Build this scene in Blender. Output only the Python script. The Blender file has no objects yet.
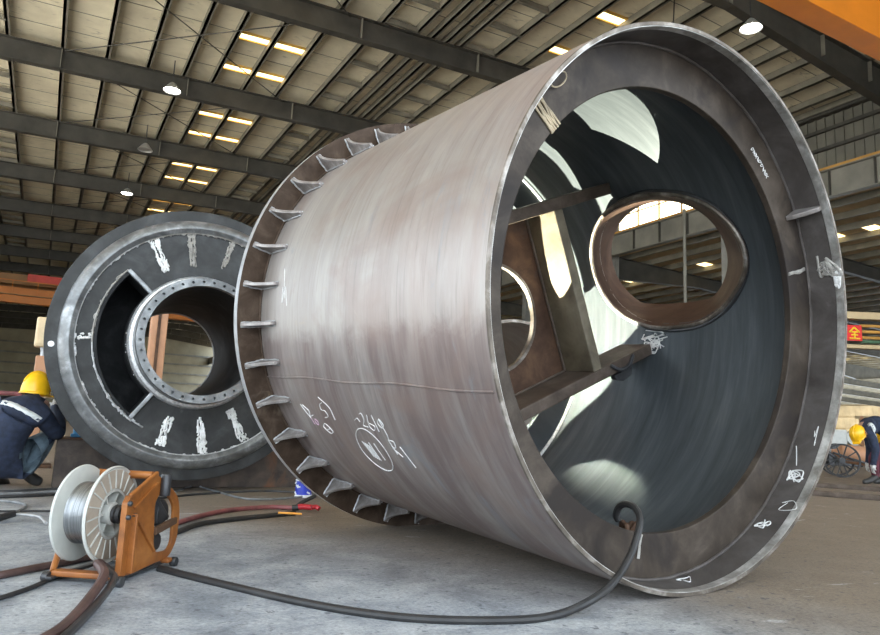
import bpy, bmesh, math, random
from mathutils import Vector, Matrix
from math import sin, cos, pi, radians, atan2, sqrt, hypot
random.seed(7)
S = bpy.context.scene
COL = S.collection

# ------------------------------------------------------------------ camera
F, PITCH, ROLL, CAMH = 706.63, .1534, .0424, .57492
cP, sP, cR, sR = cos(PITCH), sin(PITCH), cos(ROLL), sin(ROLL)
cd = bpy.data.cameras.new('camera'); cam = bpy.data.objects.new('camera', cd); COL.objects.link(cam)
cd.sensor_width = 36; cd.lens = F/880*36; cd.clip_end = 600; cd.clip_start = .05
right = Vector((cR, -sP*sR, cP*sR)); up = Vector((-sR, -sP*cR, cP*cR)); fw = Vector((0, cP, sP))
cam.matrix_world = Matrix(((right.x, up.x, -fw.x, 0), (right.y, up.y, -fw.y, 0), (right.z, up.z, -fw.z, CAMH), (0, 0, 0, 1)))
S.camera = cam

def ray(x, y):
    dx, dy = x-440., y-317.5
    ux, uy = cR*dx+sR*dy, -sR*dx+cR*dy
    a, b = ux/F, -uy/F
    return Vector((a, cP-sP*b, sP+cP*b))
def G(x, y, z=0.):                      # measured floor point
    r = ray(x, y); t = (z-CAMH)/r.z
    return Vector((0, 0, CAMH))+r*t
def D(x, y, Y):                         # measured point at distance Y
    r = ray(x, y); return Vector((0, 0, CAMH))+r*(Y/r.y)

# ------------------------------------------------------------------ materials
def new_mat(name):
    m = bpy.data.materials.new(name); m.use_nodes = True
    nt = m.node_tree; b = nt.nodes['Principled BSDF']
    return m, nt, b
def N(nt, t, **kw):
    n = nt.nodes.new(t)
    for k, v in kw.items(): setattr(n, k, v)
    return n
def ramp(nt, fac, stops):
    r = N(nt, 'ShaderNodeValToRGB')
    e = r.color_ramp.elements
    while len(e) < len(stops): e.new(.5)
    for i, (p, c) in enumerate(stops):
        e[i].position = p; e[i].color = (*c, 1) if len(c) == 3 else c
    nt.links.new(fac, r.inputs[0]); return r.outputs[0]
def noise(nt, vec, scale, detail=6, rough=.6, dist=0.):
    n = N(nt, 'ShaderNodeTexNoise'); n.inputs['Scale'].default_value = scale
    n.inputs['Detail'].default_value = detail; n.inputs['Roughness'].default_value = rough
    n.inputs['Distortion'].default_value = dist
    nt.links.new(vec, n.inputs['Vector']); return n.outputs['Fac']
def mapping(nt, scale=(1, 1, 1), coord='Object', rot=(0, 0, 0), loc=(0, 0, 0)):
    tc = N(nt, 'ShaderNodeTexCoord'); mp = N(nt, 'ShaderNodeMapping')
    mp.inputs['Scale'].default_value = scale; mp.inputs['Rotation'].default_value = rot; mp.inputs['Location'].default_value = loc
    nt.links.new(tc.outputs[coord], mp.inputs[0]); return mp.outputs[0]
def mixc(nt, fac, a, b, mode='MIX'):
    n = N(nt, 'ShaderNodeMix'); n.data_type = 'RGBA'; n.blend_type = mode
    if isinstance(fac, (int, float)): n.inputs[0].default_value = fac
    else: nt.links.new(fac, n.inputs[0])
    for s, v in ((6, a), (7, b)):
        if isinstance(v, tuple): n.inputs[s].default_value = (*v, 1)
        else: nt.links.new(v, n.inputs[s])
    return n.outputs[2]
def bump(nt, b, h, strength=.2, dist=.01):
    n = N(nt, 'ShaderNodeBump'); n.inputs['Strength'].default_value = strength; n.inputs['Distance'].default_value = dist
    nt.links.new(h, n.inputs['Height']); nt.links.new(n.outputs[0], b.inputs['Normal'])
def plain(name, c, rough=.5, metal=0., var=.12, scale=12., bmp=.0):
    m, nt, b = new_mat(name)
    v = mapping(nt); f = noise(nt, v, scale)
    lo = tuple(max(0, x*(1-var*2)) for x in c); hi = tuple(min(1, x*(1+var*2)) for x in c)
    nt.links.new(ramp(nt, f, [(.3, lo), (.7, hi)]), b.inputs['Base Color'])
    b.inputs['Roughness'].default_value = rough; b.inputs['Metallic'].default_value = metal
    if bmp: bump(nt, b, f, bmp)
    return m
def steel(name, dark, mid, light, stretch=(1, 1, 1), scale=3., metal=.5, rough=(.35, .6), fine=True, bmp=.08, stain=None, stain_amt=.55):
    m, nt, b = new_mat(name)
    v = mapping(nt, stretch); f1 = noise(nt, v, scale, 8, .65, .4)
    c = ramp(nt, f1, [(.28, dark), (.5, mid), (.72, light)])
    v2 = mapping(nt); f2 = noise(nt, v2, 2.2, 5, .6, .8)
    if stain:
        c = mixc(nt, ramp(nt, f2, [(stain_amt, (0, 0, 0)), (stain_amt+.12, (1, 1, 1))]), c, stain)
    nt.links.new(c, b.inputs['Base Color'])
    rr = N(nt, 'ShaderNodeMapRange'); rr.inputs[3].default_value = rough[0]; rr.inputs[4].default_value = rough[1]
    nt.links.new(f2, rr.inputs[0]); nt.links.new(rr.outputs[0], b.inputs['Roughness'])
    b.inputs['Metallic'].default_value = metal
    if bmp: bump(nt, b, noise(nt, v, scale*6, 4), bmp, .004)
    return m
def emit(name, c, s):
    m, nt, b = new_mat(name)
    b.inputs['Base Color'].default_value = (*c, 1)
    b.inputs['Emission Color'].default_value = (*c, 1); b.inputs['Emission Strength'].default_value = s
    return m

def shell_material(name, up, lo, light, spots=True):
    """rolled plate: streaks run round the drum, the lower plate is browner than the upper"""
    m, nt, b = new_mat(name)
    v = mapping(nt, (1., 5.5, 1.)); f1 = noise(nt, v, 1.5, 7, .62, .6)
    vf = mapping(nt, (1.6, 34, 1.6)); f2 = noise(nt, vf, 1.6, 6, .7, .3)
    vb = mapping(nt); f3 = noise(nt, vb, 1.3, 6, .6, .9)
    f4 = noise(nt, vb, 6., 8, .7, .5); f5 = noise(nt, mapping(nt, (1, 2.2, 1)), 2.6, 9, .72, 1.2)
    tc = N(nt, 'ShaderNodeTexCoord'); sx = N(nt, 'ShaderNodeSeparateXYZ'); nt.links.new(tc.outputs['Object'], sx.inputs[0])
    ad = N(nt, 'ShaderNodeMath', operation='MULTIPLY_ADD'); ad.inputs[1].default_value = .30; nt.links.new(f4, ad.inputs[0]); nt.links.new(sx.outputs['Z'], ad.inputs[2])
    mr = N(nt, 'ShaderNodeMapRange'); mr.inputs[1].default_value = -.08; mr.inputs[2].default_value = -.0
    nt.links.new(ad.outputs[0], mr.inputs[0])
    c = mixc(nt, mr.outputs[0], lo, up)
    c = mixc(nt, ramp(nt, f1, [(.42, (0, 0, 0)), (.72, (.6, .6, .6))]), c, light)
    c = mixc(nt, ramp(nt, f3, [(.50, (0, 0, 0)), (.66, (.65, .65, .65))]), c, (.27, .195, .165))
    c = mixc(nt, ramp(nt, f5, [(.58, (0, 0, 0)), (.70, (.6, .6, .6))]), c, (.25, .27, .29))
    c = mixc(nt, ramp(nt, f2, [(.32, (.28, .28, .28)), (.48, (0, 0, 0))]), c, tuple(x*.6 for x in lo))
    c = mixc(nt, ramp(nt, f4, [(.63, (0, 0, 0)), (.70, (.5, .5, .5))]), c, (.38, .32, .26))
    nt.links.new(c, b.inputs['Base Color'])
    rr = N(nt, 'ShaderNodeMapRange'); rr.inputs[3].default_value = .28; rr.inputs[4].default_value = .56
    nt.links.new(f5, rr.inputs[0]); nt.links.new(rr.outputs[0], b.inputs['Roughness'])
    b.inputs['Metallic'].default_value = .5
    bump(nt, b, f2, .05, .004)
    return m

M = {}
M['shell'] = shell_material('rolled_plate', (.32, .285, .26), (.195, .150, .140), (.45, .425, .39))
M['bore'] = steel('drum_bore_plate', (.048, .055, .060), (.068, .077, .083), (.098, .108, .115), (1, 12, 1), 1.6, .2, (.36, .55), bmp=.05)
M['lip'] = steel('ring_plate', (.026, .020, .015), (.052, .040, .031), (.10, .080, .064), (1, 1, 1), 5, .12, (.4, .6), stain=(.03, .024, .021), stain_amt=.52)
M['liplining'] = steel('lip_lining', (.042, .035, .031), (.085, .074, .068), (.14, .128, .12), (1, 1, 1), 4, .25, (.4, .6), stain=(.22, .2, .18), stain_amt=.68)
M['sleeve'] = steel('brown_sleeve', (.05, .027, .02), (.10, .058, .042), (.17, .11, .08), (1, 1, 1), 4, .15, (.45, .65))
M['cut'] = steel('ground_cut_edge', (.06, .048, .038), (.16, .135, .11), (.50, .46, .42), (1, 1, 1), 6, .6, (.35, .55), bmp=.4)
M['ground'] = steel('ground_bright_band', (.16, .14, .12), (.42, .40, .37), (.85, .83, .80), (1, 1, 1), 9, .6, (.3, .5), bmp=.4)
M['flange'] = steel('brown_primed_flange', (.026, .016, .010), (.056, .036, .024), (.10, .07, .05), (1, 1, 1), 9, .2, (.45, .65), stain=(.2, .155, .115), stain_amt=.62)
M['edge'] = steel('flange_edge', (.28, .28, .28), (.42, .42, .42), (.55, .55, .56), (4, 4, 4), 3, .55, (.35, .5))
M['gusset'] = steel('gusset_plate', (.14, .12, .11), (.26, .235, .22), (.42, .40, .38), (2, 2, 2), 7, .5, (.35, .55))
M['rust'] = steel('rusty_plate', (.035, .019, .013), (.075, .042, .027), (.14, .08, .047), (1, 1, 1), 4.5, .15, (.5, .75), stain=(.07, .055, .05), stain_amt=.56)
M['beam'] = steel('brown_beam', (.05, .037, .029), (.10, .076, .06), (.17, .135, .11), (1, 1, 1), 5, .3, (.4, .6))
for k_ in ('flange', 'lip', 'liplining', 'rust', 'sleeve', 'bore', 'beam'): M[k_].node_tree.nodes['Principled BSDF'].inputs['Specular IOR Level'].default_value = .18
M['beam_pale'] = steel('dull_tan_beam', (.07, .056, .038), (.15, .125, .085), (.22, .19, .135), (1, 1, 1), 5, .1, (.5, .65))
M['weld'] = steel('bright_weld', (.35, .35, .35), (.62, .62, .62), (.85, .85, .86), (3, 3, 3), 16, .6, (.25, .5), bmp=.5)
M['wheel'] = steel('dark_primed_casting', (.022, .022, .021), (.042, .042, .041), (.075, .076, .076), (1, 1, 1), 4, .25, (.4, .6), stain=(.12, .12, .122), stain_amt=.62)
M['wheelring'] = steel('machined_ring', (.10, .10, .10), (.20, .205, .205), (.42, .43, .43), (1, 1, 1), 8, .6, (.3, .5), stain=(.08, .082, .084), stain_amt=.55)
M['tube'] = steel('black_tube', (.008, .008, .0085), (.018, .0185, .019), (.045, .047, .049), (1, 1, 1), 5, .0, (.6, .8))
M['smear'] = steel('ground_weld_smear', (.5, .49, .47), (.8, .79, .77), (.95, .94, .92), (1, 1, 1), 30, .4, (.35, .6), bmp=.8)
M['spatter'] = steel('dull_weld_smear', (.2, .19, .17), (.34, .32, .29), (.5, .48, .44), (1, 1, 1), 30, .4, (.35, .6), bmp=.8)
M['straw'] = plain('straw_strand', (.45, .36, .24), .6, 0, .2)
M['block'] = steel('scaled_block', (.035, .028, .024), (.07, .055, .046), (.12, .09, .07), (1, 1, 1), 5, .2, (.5, .7), stain=(.16, .08, .045), stain_amt=.62)
for k_ in ('wheel', 'tube', 'block'): M[k_].node_tree.nodes['Principled BSDF'].inputs['Specular IOR Level'].default_value = .2
M['orange'] = steel('worn_orange_paint', (.15, .05, .012), (.28, .093, .018), (.40, .155, .036), (1, 1, 1), 9, .05, (.4, .55), stain=(.16, .08, .04), stain_amt=.66)
M['crane'] = plain('crane_orange_paint', (.56, .17, .008), .45, 0, .06, 1.)
M['cranebrown'] = plain('crane_brown_paint', (.30, .15, .045), .55, 0, .12, 1.)
M['redpaint'] = plain('red_paint', (.55, .05, .03), .5, 0, .1, 2.)
M['white_plastic'] = plain('off_white_plastic', (.50, .50, .46), .45, 0, .05)
M['tan_plastic'] = plain('tan_card', (.36, .30, .235), .6, 0, .1)
M['wire'] = steel('wound_wire', (.18, .185, .19), (.32, .33, .335), (.50, .51, .52), (60, 1, 1), 6, .85, (.25, .4), bmp=.2)
M['black'] = plain('black_rubber', (.022, .021, .021), .55, 0, .2)
M['darkmetal'] = plain('dark_metal', (.06, .06, .062), .4, .5, .2)
M['greymetal'] = plain('grey_metal', (.3, .3, .3), .4, .7, .15)
M['cable_brown'] = plain('brown_cable', (.075, .042, .036), .5, 0, .2)
M['cable_red'] = plain('faded_red_cable', (.22, .07, .07), .55, 0, .2)
M['cable_grey'] = plain('grey_cable', (.16, .165, .17), .55, 0, .2)
M['red'] = plain('red_plastic', (.45, .02, .03), .35, 0, .1)
M['yellow_orange'] = plain('yellow_orange_plastic', (.75, .32, .04), .4, 0, .1)
M['helmet'] = plain('yellow_helmet', (.85, .47, .01), .3, 0, .05)
M['navy'] = plain('navy_cloth', (.014, .021, .043), .85, 0, .25, 20, .2)
M['trouser'] = plain('grey_blue_cloth', (.10, .14, .17), .85, 0, .25, 14, .2)
M['maroon'] = plain('maroon_cloth', (.10, .02, .03), .85, 0, .2, 14)
M['glove'] = plain('grey_glove', (.42, .41, .39), .85, 0, .2, 25)
M['skin'] = plain('skin', (.42, .24, .17), .55, 0, .06)
M['shoe'] = plain('black_shoe', (.03, .028, .026), .6, 0, .2)
M['hair'] = plain('black_hair', (.012, .011, .01), .6, 0, .1)
M['reflect'] = plain('reflective_tape', (.60, .62, .60), .4, .1, .06)
M['chalk'] = plain('white_chalk', (.62, .61, .59), .9, 0, .08, 60)
M['pinkchalk'] = plain('pink_chalk', (.5, .34, .42), .9, 0, .08, 60)
M['banner_red'] = plain('red_banner', (.72, .02, .015), .6, 0, .04)
M['banner_yellow'] = plain('yellow_lettering', (.9, .62, .03), .6, 0, .04)
M['blue_tin'] = plain('blue_print', (.03, .05, .42), .35, 0, .1)
M['white_tin'] = plain('white_print', (.75, .77, .78), .35, 0, .05)
M['blue_jack'] = plain('blue_paint', (.04, .22, .42), .4, 0, .1)
M['beige_box'] = plain('beige_enclosure', (.62, .47, .28), .5, 0, .06)
M['post'] = plain('salmon_primer', (.46, .23, .12), .55, 0, .12, 3)
M['roof_steel'] = plain('dark_roof_steel', (.055, .051, .041), .6, .1, .18, 1.5)
M['purlin'] = plain('purlin_steel', (.20, .185, .145), .6, .1, .15, 1.5)
M['column'] = plain('column_paint', (.22, .215, .19), .6, .05, .12, 1.5)
M['runway'] = plain('runway_paint', (.20, .19, .155), .6, .05, .12, 1.)
M['rail'] = plain('orange_rail', (.52, .27, .06), .55, .1, .12, 2)
M['cladding'] = plain('wall_cladding', (.145, .138, .108), .7, 0, .12, .8)
M['endclad'] = plain('end_wall_cladding', (.34, .31, .22), .75, 0, .10, .4)
M['baywall'] = plain('tan_wall_panel', (.46, .34, .19), .75, 0, .12, .5)
M['bayroof'] = plain('bay_roof_panel', (.58, .44, .25), .75, 0, .12, .5)
M['skylight'] = emit('skylight_panel', (1., .80, .42), 3.6)
M['skyedge'] = plain('skylight_yellow_edge', (.80, .50, .12), .5, 0, .05)
M['clere'] = emit('clerestory_glazing', (1., .88, .62), 5)
M['lampglow'] = emit('lamp_glow', (1., .98, .90), 30)
M['lampglow_small'] = emit('work_lamp_glow', (1., .98, .85), 30)
M['alu'] = plain('lamp_reflector', (.5, .5, .48), .4, .6, .05)

def roof_material():
    m, nt, b = new_mat('roof_panel')
    v = mapping(nt, coord='Object', rot=(0, 0, -.505)); v = mapping(nt, (1, 1, 1))
    f = noise(nt, v, .7, 6, .6, .6)
    c = ramp(nt, f, [(.3, (.58, .515, .37)), (.7, (.80, .73, .54))])
    f2 = noise(nt, mapping(nt, (1.2, 4, 1)), 1.1, 8, .7, 1.)
    c = mixc(nt, ramp(nt, f2, [(.30, (.75, .75, .75)), (.42, (0, 0, 0))]), c, (.24, .21, .165))
    nt.links.new(c, b.inputs['Base Color']); b.inputs['Roughness'].default_value = .7
    return m
M['roof'] = roof_material()
def floor_material():
    m, nt, b = new_mat('worn_concrete_floor')
    v = mapping(nt)
    f1 = noise(nt, v, .55, 7, .6, .6); f2 = noise(nt, v, 3.2, 9, .7, .5); f3 = noise(nt, v, 26, 6, .7); f4 = noise(nt, mapping(nt, (1.2, 3.2, 1), rot=(0, 0, .4)), 2.1, 8, .7, 1.2)
    c = ramp(nt, f2, [(.28, (.12, .14, .165)), (.5, (.29, .31, .335)), (.70, (.48, .50, .51))])
    # brown to the right of the drum, bluish grey to the left
    sx = N(nt, 'ShaderNodeSeparateXYZ'); nt.links.new(v, sx.inputs[0])
    ad = N(nt, 'ShaderNodeMath', operation='MULTIPLY_ADD'); ad.inputs[1].default_value = 2.2; nt.links.new(f1, ad.inputs[0]); yy = N(nt, 'ShaderNodeMath', operation='MULTIPLY_ADD'); yy.inputs[1].default_value = 2.0; nt.links.new(sx.outputs['X'], yy.inputs[0]); nt.links.new(sx.outputs['Y'], yy.inputs[2])
    nt.links.new(yy.outputs[0], ad.inputs[2])
    mr = N(nt, 'ShaderNodeMapRange'); mr.inputs[1].default_value = 5.2; mr.inputs[2].default_value = 8.0; mr.interpolation_type = 'SMOOTHSTEP'
    nt.links.new(ad.outputs[0], mr.inputs[0])
    c = mixc(nt, mr.outputs[0], c, mixc(nt, f2, (.13, .10, .074), (.29, .235, .18)))
    c = mixc(nt, ramp(nt, f4, [(.62, (0, 0, 0)), (.70, (.8, .8, .8))]), c, (.56, .575, .585))
    c = mixc(nt, ramp(nt, f3, [(.34, (.8, .8, .8)), (.43, (0, 0, 0))]), c, (.055, .062, .075))
    c = mixc(nt, ramp(nt, f1, [(.62, (0, 0, 0)), (.74, (.4, .4, .4))]), c, (.40, .33, .24))
    nt.links.new(c, b.inputs['Base Color'])
    f6 = noise(nt, v, 70, 5, .8); c = mixc(nt, .75, c, ramp(nt, f6, [(.3, (.45, .45, .46)), (.5, (1, 1, 1)), (.7, (1.5, 1.5, 1.5))]), 'MULTIPLY')
    nt.links.new(c, b.inputs['Base Color'])
    b.inputs['Roughness'].default_value = .6
    bump(nt, b, mixc(nt, .5, f2, f3), .5, .015)
    return m
M['floor'] = floor_material()

# ------------------------------------------------------------------ object helpers
def tag(o, label=None, cat=None, group=None, kind=None):
    if label: o['label'] = label
    if cat: o['category'] = cat
    if group: o['group'] = group
    if kind: o['kind'] = kind
    return o
def thing(name, label, cat, mw=None, group=None):
    o = bpy.data.objects.new(name, None); COL.objects.link(o); o.empty_display_size = .1
    if mw is not None: o.matrix_world = mw if isinstance(mw, Matrix) else Matrix.Translation(mw)
    return tag(o, label, cat, group)
def frame(o, x, y, z):
    return Matrix(((x[0], y[0], z[0], o[0]), (x[1], y[1], z[1], o[1]), (x[2], y[2], z[2], o[2]), (0, 0, 0, 1)))

class MB:
    """collects shapes and links them as one mesh object"""
    def __init__(s): s.v = []; s.f = []; s.m = []
    def add(s, vs, fs, mi=0):
        n = len(s.v); s.v += [tuple(v) for v in vs]; s.f += [tuple(i+n for i in f) for f in fs]; s.m += [mi]*len(fs); return s
    def box(s, x0, x1, y0, y1, z0, z1, mw=None, mi=0):
        vs = [Vector((x, y, z)) for z in (z0, z1) for y in (y0, y1) for x in (x0, x1)]
        if mw is not None: vs = [mw@v for v in vs]
        return s.add(vs, [(0, 2, 3, 1), (4, 5, 7, 6), (0, 1, 5, 4), (2, 6, 7, 3), (0, 4, 6, 2), (1, 3, 7, 5)], mi)
    def bar(s, p, q, w, h, upv=(0, 0, 1), mi=0):
        p = Vector(p); q = Vector(q); d = (q-p).normalized(); a = d.cross(Vector(upv))
        if a.length < 1e-4: a = d.cross(Vector((1, 0, 0)))
        a.normalize(); b = a.cross(d)
        vs = [c+a*i*w/2+b*j*h/2 for c in (p, q) for (i, j) in ((-1, -1), (1, -1), (1, 1), (-1, 1))]
        return s.add(vs, [(0, 1, 2, 3), (7, 6, 5, 4), (0, 4, 5, 1), (1, 5, 6, 2), (2, 6, 7, 3), (3, 7, 4, 0)], mi)
    def tube(s, pts, r, n=10, smooth_path=True, closed=False, mi=0, flat=1.):
        P = [Vector(p) for p in pts]
        if smooth_path and len(P) > 2: P = catmull(P, 8, closed)
        m = len(P); ups = None; rings = []
        for i, p in enumerate(P):
            a = P[(i-1) % m] if (i > 0 or closed) else P[i]; b = P[(i+1) % m] if (i < m-1 or closed) else P[i]
            t = (b-a).normalized()
            if ups is None:
                ups = t.cross(Vector((0, 0, 1)))
                if ups.length < .05: ups = t.cross(Vector((1, 0, 0)))
            ups = (ups-t*ups.dot(t)).normalized(); w = t.cross(ups)
            rr = r(i/(m-1)) if callable(r) else r
            rings.append([p+rr*(cos(2*pi*k/n)*ups+flat*sin(2*pi*k/n)*w) for k in range(n)])
        vs = [v for rg in rings for v in rg]; fs = []
        for i in range(m if closed else m-1):
            for k in range(n):
                j = (i+1) % m
                fs.append((i*n+k, i*n+(k+1) % n, j*n+(k+1) % n, j*n+k))
        if not closed: fs += [tuple(range(n))[::-1], tuple((m-1)*n+k for k in range(n))]
        return s.add(vs, fs, mi)
    def lathe(s, prof, n=48, axis='Z', mw=None, closed=False, mi=0, arc=None):
        """prof: (radius, height) list revolved about the axis"""
        vs = []; m = len(prof)
        for i in range(n):
            a = 2*pi*i/n
            for (r, h) in prof:
                if axis == 'Z': v = Vector((r*cos(a), r*sin(a), h))
                elif axis == 'Y': v = Vector((r*cos(a), h, r*sin(a)))
                else: v = Vector((h, r*cos(a), r*sin(a)))
                vs.append(mw@v if mw is not None else v)
        fs = []
        for i in range(n):
            j = (i+1) % n
            for k in range(m if closed else m-1):
                k2 = (k+1) % m
                fs.append((i*m+k, j*m+k, j*m+k2, i*m+k2))
        return s.add(vs, fs, mi)
    def prism(s, poly, fn, t0, t1, mi=0):
        """poly in 2D, fn(a,b,t)->3D, extruded t0..t1"""
        n = len(poly)
        vs = [fn(a, b, t0) for a, b in poly]+[fn(a, b, t1) for a, b in poly]
        fs = [tuple(range(n))[::-1], tuple(range(n, 2*n))]+[(i, (i+1) % n, n+(i+1) % n, n+i) for i in range(n)]
        return s.add(vs, fs, mi)
    def build(s, name, mat, parent=None, bevel=0., smooth=False, seg=2, loc=None, angle=35):
        me = bpy.data.meshes.new(name); me.from_pydata(s.v, [], s.f)
        bm = bmesh.new(); bm.from_mesh(me)
        bmesh.ops.remove_doubles(bm, verts=bm.verts, dist=1e-5)
        bmesh.ops.recalc_face_normals(bm, faces=bm.faces)
        bm.to_mesh(me); bm.free()
        mats = mat if isinstance(mat, (list, tuple)) else [mat]
        for m_ in mats: me.materials.append(m_)
        if len(mats) > 1 and len(me.polygons) == len(s.m):
            for p, i in zip(me.polygons, s.m): p.material_index = i
        o = bpy.data.objects.new(name, me); COL.objects.link(o)
        if parent is not None: o.parent = parent
        if loc is not None: o.location = loc
        if smooth: shade(me, angle)
        if bevel:
            b = o.modifiers.new('bevel', 'BEVEL'); b.width = bevel; b.segments = seg; b.limit_method = 'ANGLE'; b.angle_limit = radians(40)
        return o
def shade(me, angle=35):
    for p in me.polygons: p.use_smooth = True
    try: me.set_sharp_from_angle(angle=radians(angle))
    except Exception: pass
def catmull(P, k=8, closed=False):
    n = len(P); out = []
    rng = range(n) if closed else range(n-1)
    for i in rng:
        p1 = P[i]; p2 = P[(i+1) % n]
        p0 = P[(i-1) % n] if (closed or i > 0) else p1+(p1-p2)
        p3 = P[(i+2) % n] if (closed or i < n-2) else p2+(p2-p1)
        for j in range(k):
            t = j/k
            out.append(.5*((2*p1)+(p2-p0)*t+(2*p0-5*p1+4*p2-p3)*t*t+(3*p1-p0-3*p2+p3)*t**3))
    if not closed: out.append(P[-1])
    return out
def boolean(o, cutter):
    md = o.modifiers.new('cut', 'BOOLEAN'); md.operation = 'DIFFERENCE'; md.solver = 'EXACT'; md.object = cutter
    bake(o)
    bpy.data.objects.remove(cutter, do_unlink=True)
def bake(o):
    bpy.context.view_layer.update()
    dg = bpy.context.evaluated_depsgraph_get()
    me = bpy.data.meshes.new_from_object(o.evaluated_get(dg))
    o.modifiers.clear(); old = o.data; o.data = me; me.name = o.name
    bpy.data.meshes.remove(old)
def copy_tree(o, parent=None):
    c = o.copy(); COL.objects.link(c)
    if parent is not None: c.parent = parent
    for ch in list(o.children): copy_tree(ch, c)
    return c

# ------------------------------------------------------------------ the big drum  (local X across, Y along the axis, Z up)
AZ, TILT, RF = -.6016, .0609, 1.08
aY = Vector((sin(AZ)*cos(TILT), cos(AZ)*cos(TILT), sin(TILT)))
aX = Vector((cos(AZ), -sin(AZ), 0)); aZ = aX.cross(aY)
C0 = Vector((1.024272, 2.674368, 1.077998))
drum = thing('steel_drum', 'huge open-ended rolled steel drum lying on its side in the foreground', 'steel drum', frame(C0-aZ*RF, aX, aY, aZ))
UP = (0, 0, RF)
def pol(r, th, y): return Vector((r*cos(radians(th)), y, r*sin(radians(th))))

# hole profile of the side nozzle, given on a plane square to the radial direction at 25 degrees
TH0 = radians(25); wv = Vector((cos(TH0), 0, sin(TH0))); tv = Vector((-sin(TH0), 0, cos(TH0))); yv = Vector((0, 1, 0))
inn = [(1.333, .143, .9), (1.202, .316, .9), (1.05, .375, .92), (.81, .366, .97), (.654, .303, 1.0), (.525, .18, 1.02), (.468, .055, 1.03), (.468, -.064, 1.03), (.575, -.22, 1.03), (.76, -.348, 1.0), (.94, -.37, .98), (1.129, -.342, .95), (1.29, -.225, .92), (1.348, -.05, .9)]
NP = 72
ci = (.91, 0.)
pts = sorted([(atan2(t-ci[1], d-ci[0]) % (2*pi), hypot(t-ci[1], d-ci[0]), w) for d, t, w in inn])
def per(a, k):
    n = len(pts)
    for i in range(n):
        a0 = pts[i][0]; a1 = pts[(i+1) % n][0]+(2*pi if i == n-1 else 0)
        for aa in (a, a+2*pi):
            if a0 <= aa <= a1:
                f = (aa-a0)/(a1-a0); p0, p1, p2, p3 = [pts[(i+q) % n][k] for q in (-1, 0, 1, 2)]
                return .5*(2*p1+(p2-p0)*f+(2*p0-5*p1+4*p2-p3)*f*f+(3*p1-p0-3*p2+p3)*f**3)
inner, outer = [], []
for i in range(NP):
    a = 2*pi*i/NP
    r = per(a, 1); w = per(a, 2)
    inner.append(Vector((ci[0]+r*cos(a), r*sin(a), w)))
    ox, oy = 1.205+.43*cos(a), -.045+.36*sin(a)
    if oy < -.33: oy = -.33-(oy+.33)*-.25
    outer.append(Vector((ox, oy, 1.38)))
def nz(p, off=0., a=0.): return yv*(p.x+off*cos(a))+tv*(p.y+off*sin(a))+wv*p.z
def lerp(p, q, f): return p+(q-p)*f

# shell: one solid rolled tube
sh = MB(); nd = 20; TI = 1.066
prof = [(TI, 0.), (TI, .165)]+[(TI, 1.93*k/nd) for k in range(2, nd+1)]+[(RF, 1.93*(nd-k)/nd) for k in range(nd+1)]
sh.lathe(prof, 180, 'Y', closed=True)
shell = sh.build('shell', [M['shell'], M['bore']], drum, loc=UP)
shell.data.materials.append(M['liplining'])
cut = MB(); vs = []
for f in (-.25, 1.25):
    vs += [nz(lerp(inner[i], outer[i], f), .0, 2*pi*i/NP) for i in range(NP)]
cut.add(vs, [tuple(range(NP))[::-1], tuple(range(NP, 2*NP))]+[(i, (i+1) % NP, NP+(i+1) % NP, NP+i) for i in range(NP)])
cutter = cut.build('cutter', M['bore'], drum, loc=UP)
boolean(shell, cutter)
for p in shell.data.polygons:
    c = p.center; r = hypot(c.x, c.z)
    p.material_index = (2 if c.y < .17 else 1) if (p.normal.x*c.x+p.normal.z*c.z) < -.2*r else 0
shade(shell.data, 30)

# ground cut edge of the mouth
MB().lathe([(1.0655, .004), (1.0665, -.0025), (1.079, -.003), (1.081, 0.), (1.081, .004)], 180, 'Y', closed=True).build('cut_edge', M['cut'], drum, smooth=True, loc=UP)
MB().lathe([(1.0635, .0), (1.0632, .034), (1.0672, .038), (1.0672, .0)], 180, 'Y', closed=True).build('ground_band', M['ground'], drum, smooth=True, loc=UP)
tag(drum.children[-1], 'bright ground edge round the mouth of the drum')
# longitudinal weld seam on the outside
ws = MB(); rr = random.Random(3)
ws.tube([pol(1.081, -158.6+.25*sin(k*.5), .015+1.86*k/30) for k in range(31)], lambda t: .005, 8, flat=.8)
ws.build('weld_seam', M['shell'], drum, smooth=True, loc=UP)

def annulus(name, r0, r1, y0, y1, mat, n=144, bev=.003):
    return MB().lathe([(r0, y0), (r1, y0), (r1, y1), (r0, y1)], n, 'Y', closed=True).build(name, mat, drum, smooth=True, bevel=bev, loc=UP)
annulus('front_ring', .889, 1.067, .163, .195, M['lip'])
fr = drum.children[-1]
wb = MB(); wb.tube([pol(1.0605+.002*rr.random(), 360*k/120, .158+.003*rr.random()) for k in range(120)], .0065, 8, closed=True)
w_ = wb.build('weld_bead', M['liplining'], drum, smooth=True, loc=UP)
annulus('back_ring', .87, 1.067, 1.68, 1.71, M['bore'])
wb = MB(); wb.tube([pol(1.058, 360*k/100, 1.674) for k in range(100)], .010, 8, closed=True).build('weld_bead', M['weld'], drum, smooth=True, loc=UP)
fl = MB().lathe([(1.07, 1.88), (1.203, 1.88), (1.203, 1.93), (1.07, 1.93)], 160, 'Y', closed=True)
flo = fl.build('end_flange', [M['flange'], M['edge']], drum, smooth=True, loc=UP)
for p in flo.data.polygons:
    if abs(p.normal.y) < .5: p.material_index = 1
wb = MB(); wb.tube([pol(1.084, 360*k/100, 1.876) for k in range(100)], .007, 8, closed=True).build('weld_bead', M['flange'], drum, smooth=True, loc=UP)
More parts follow.
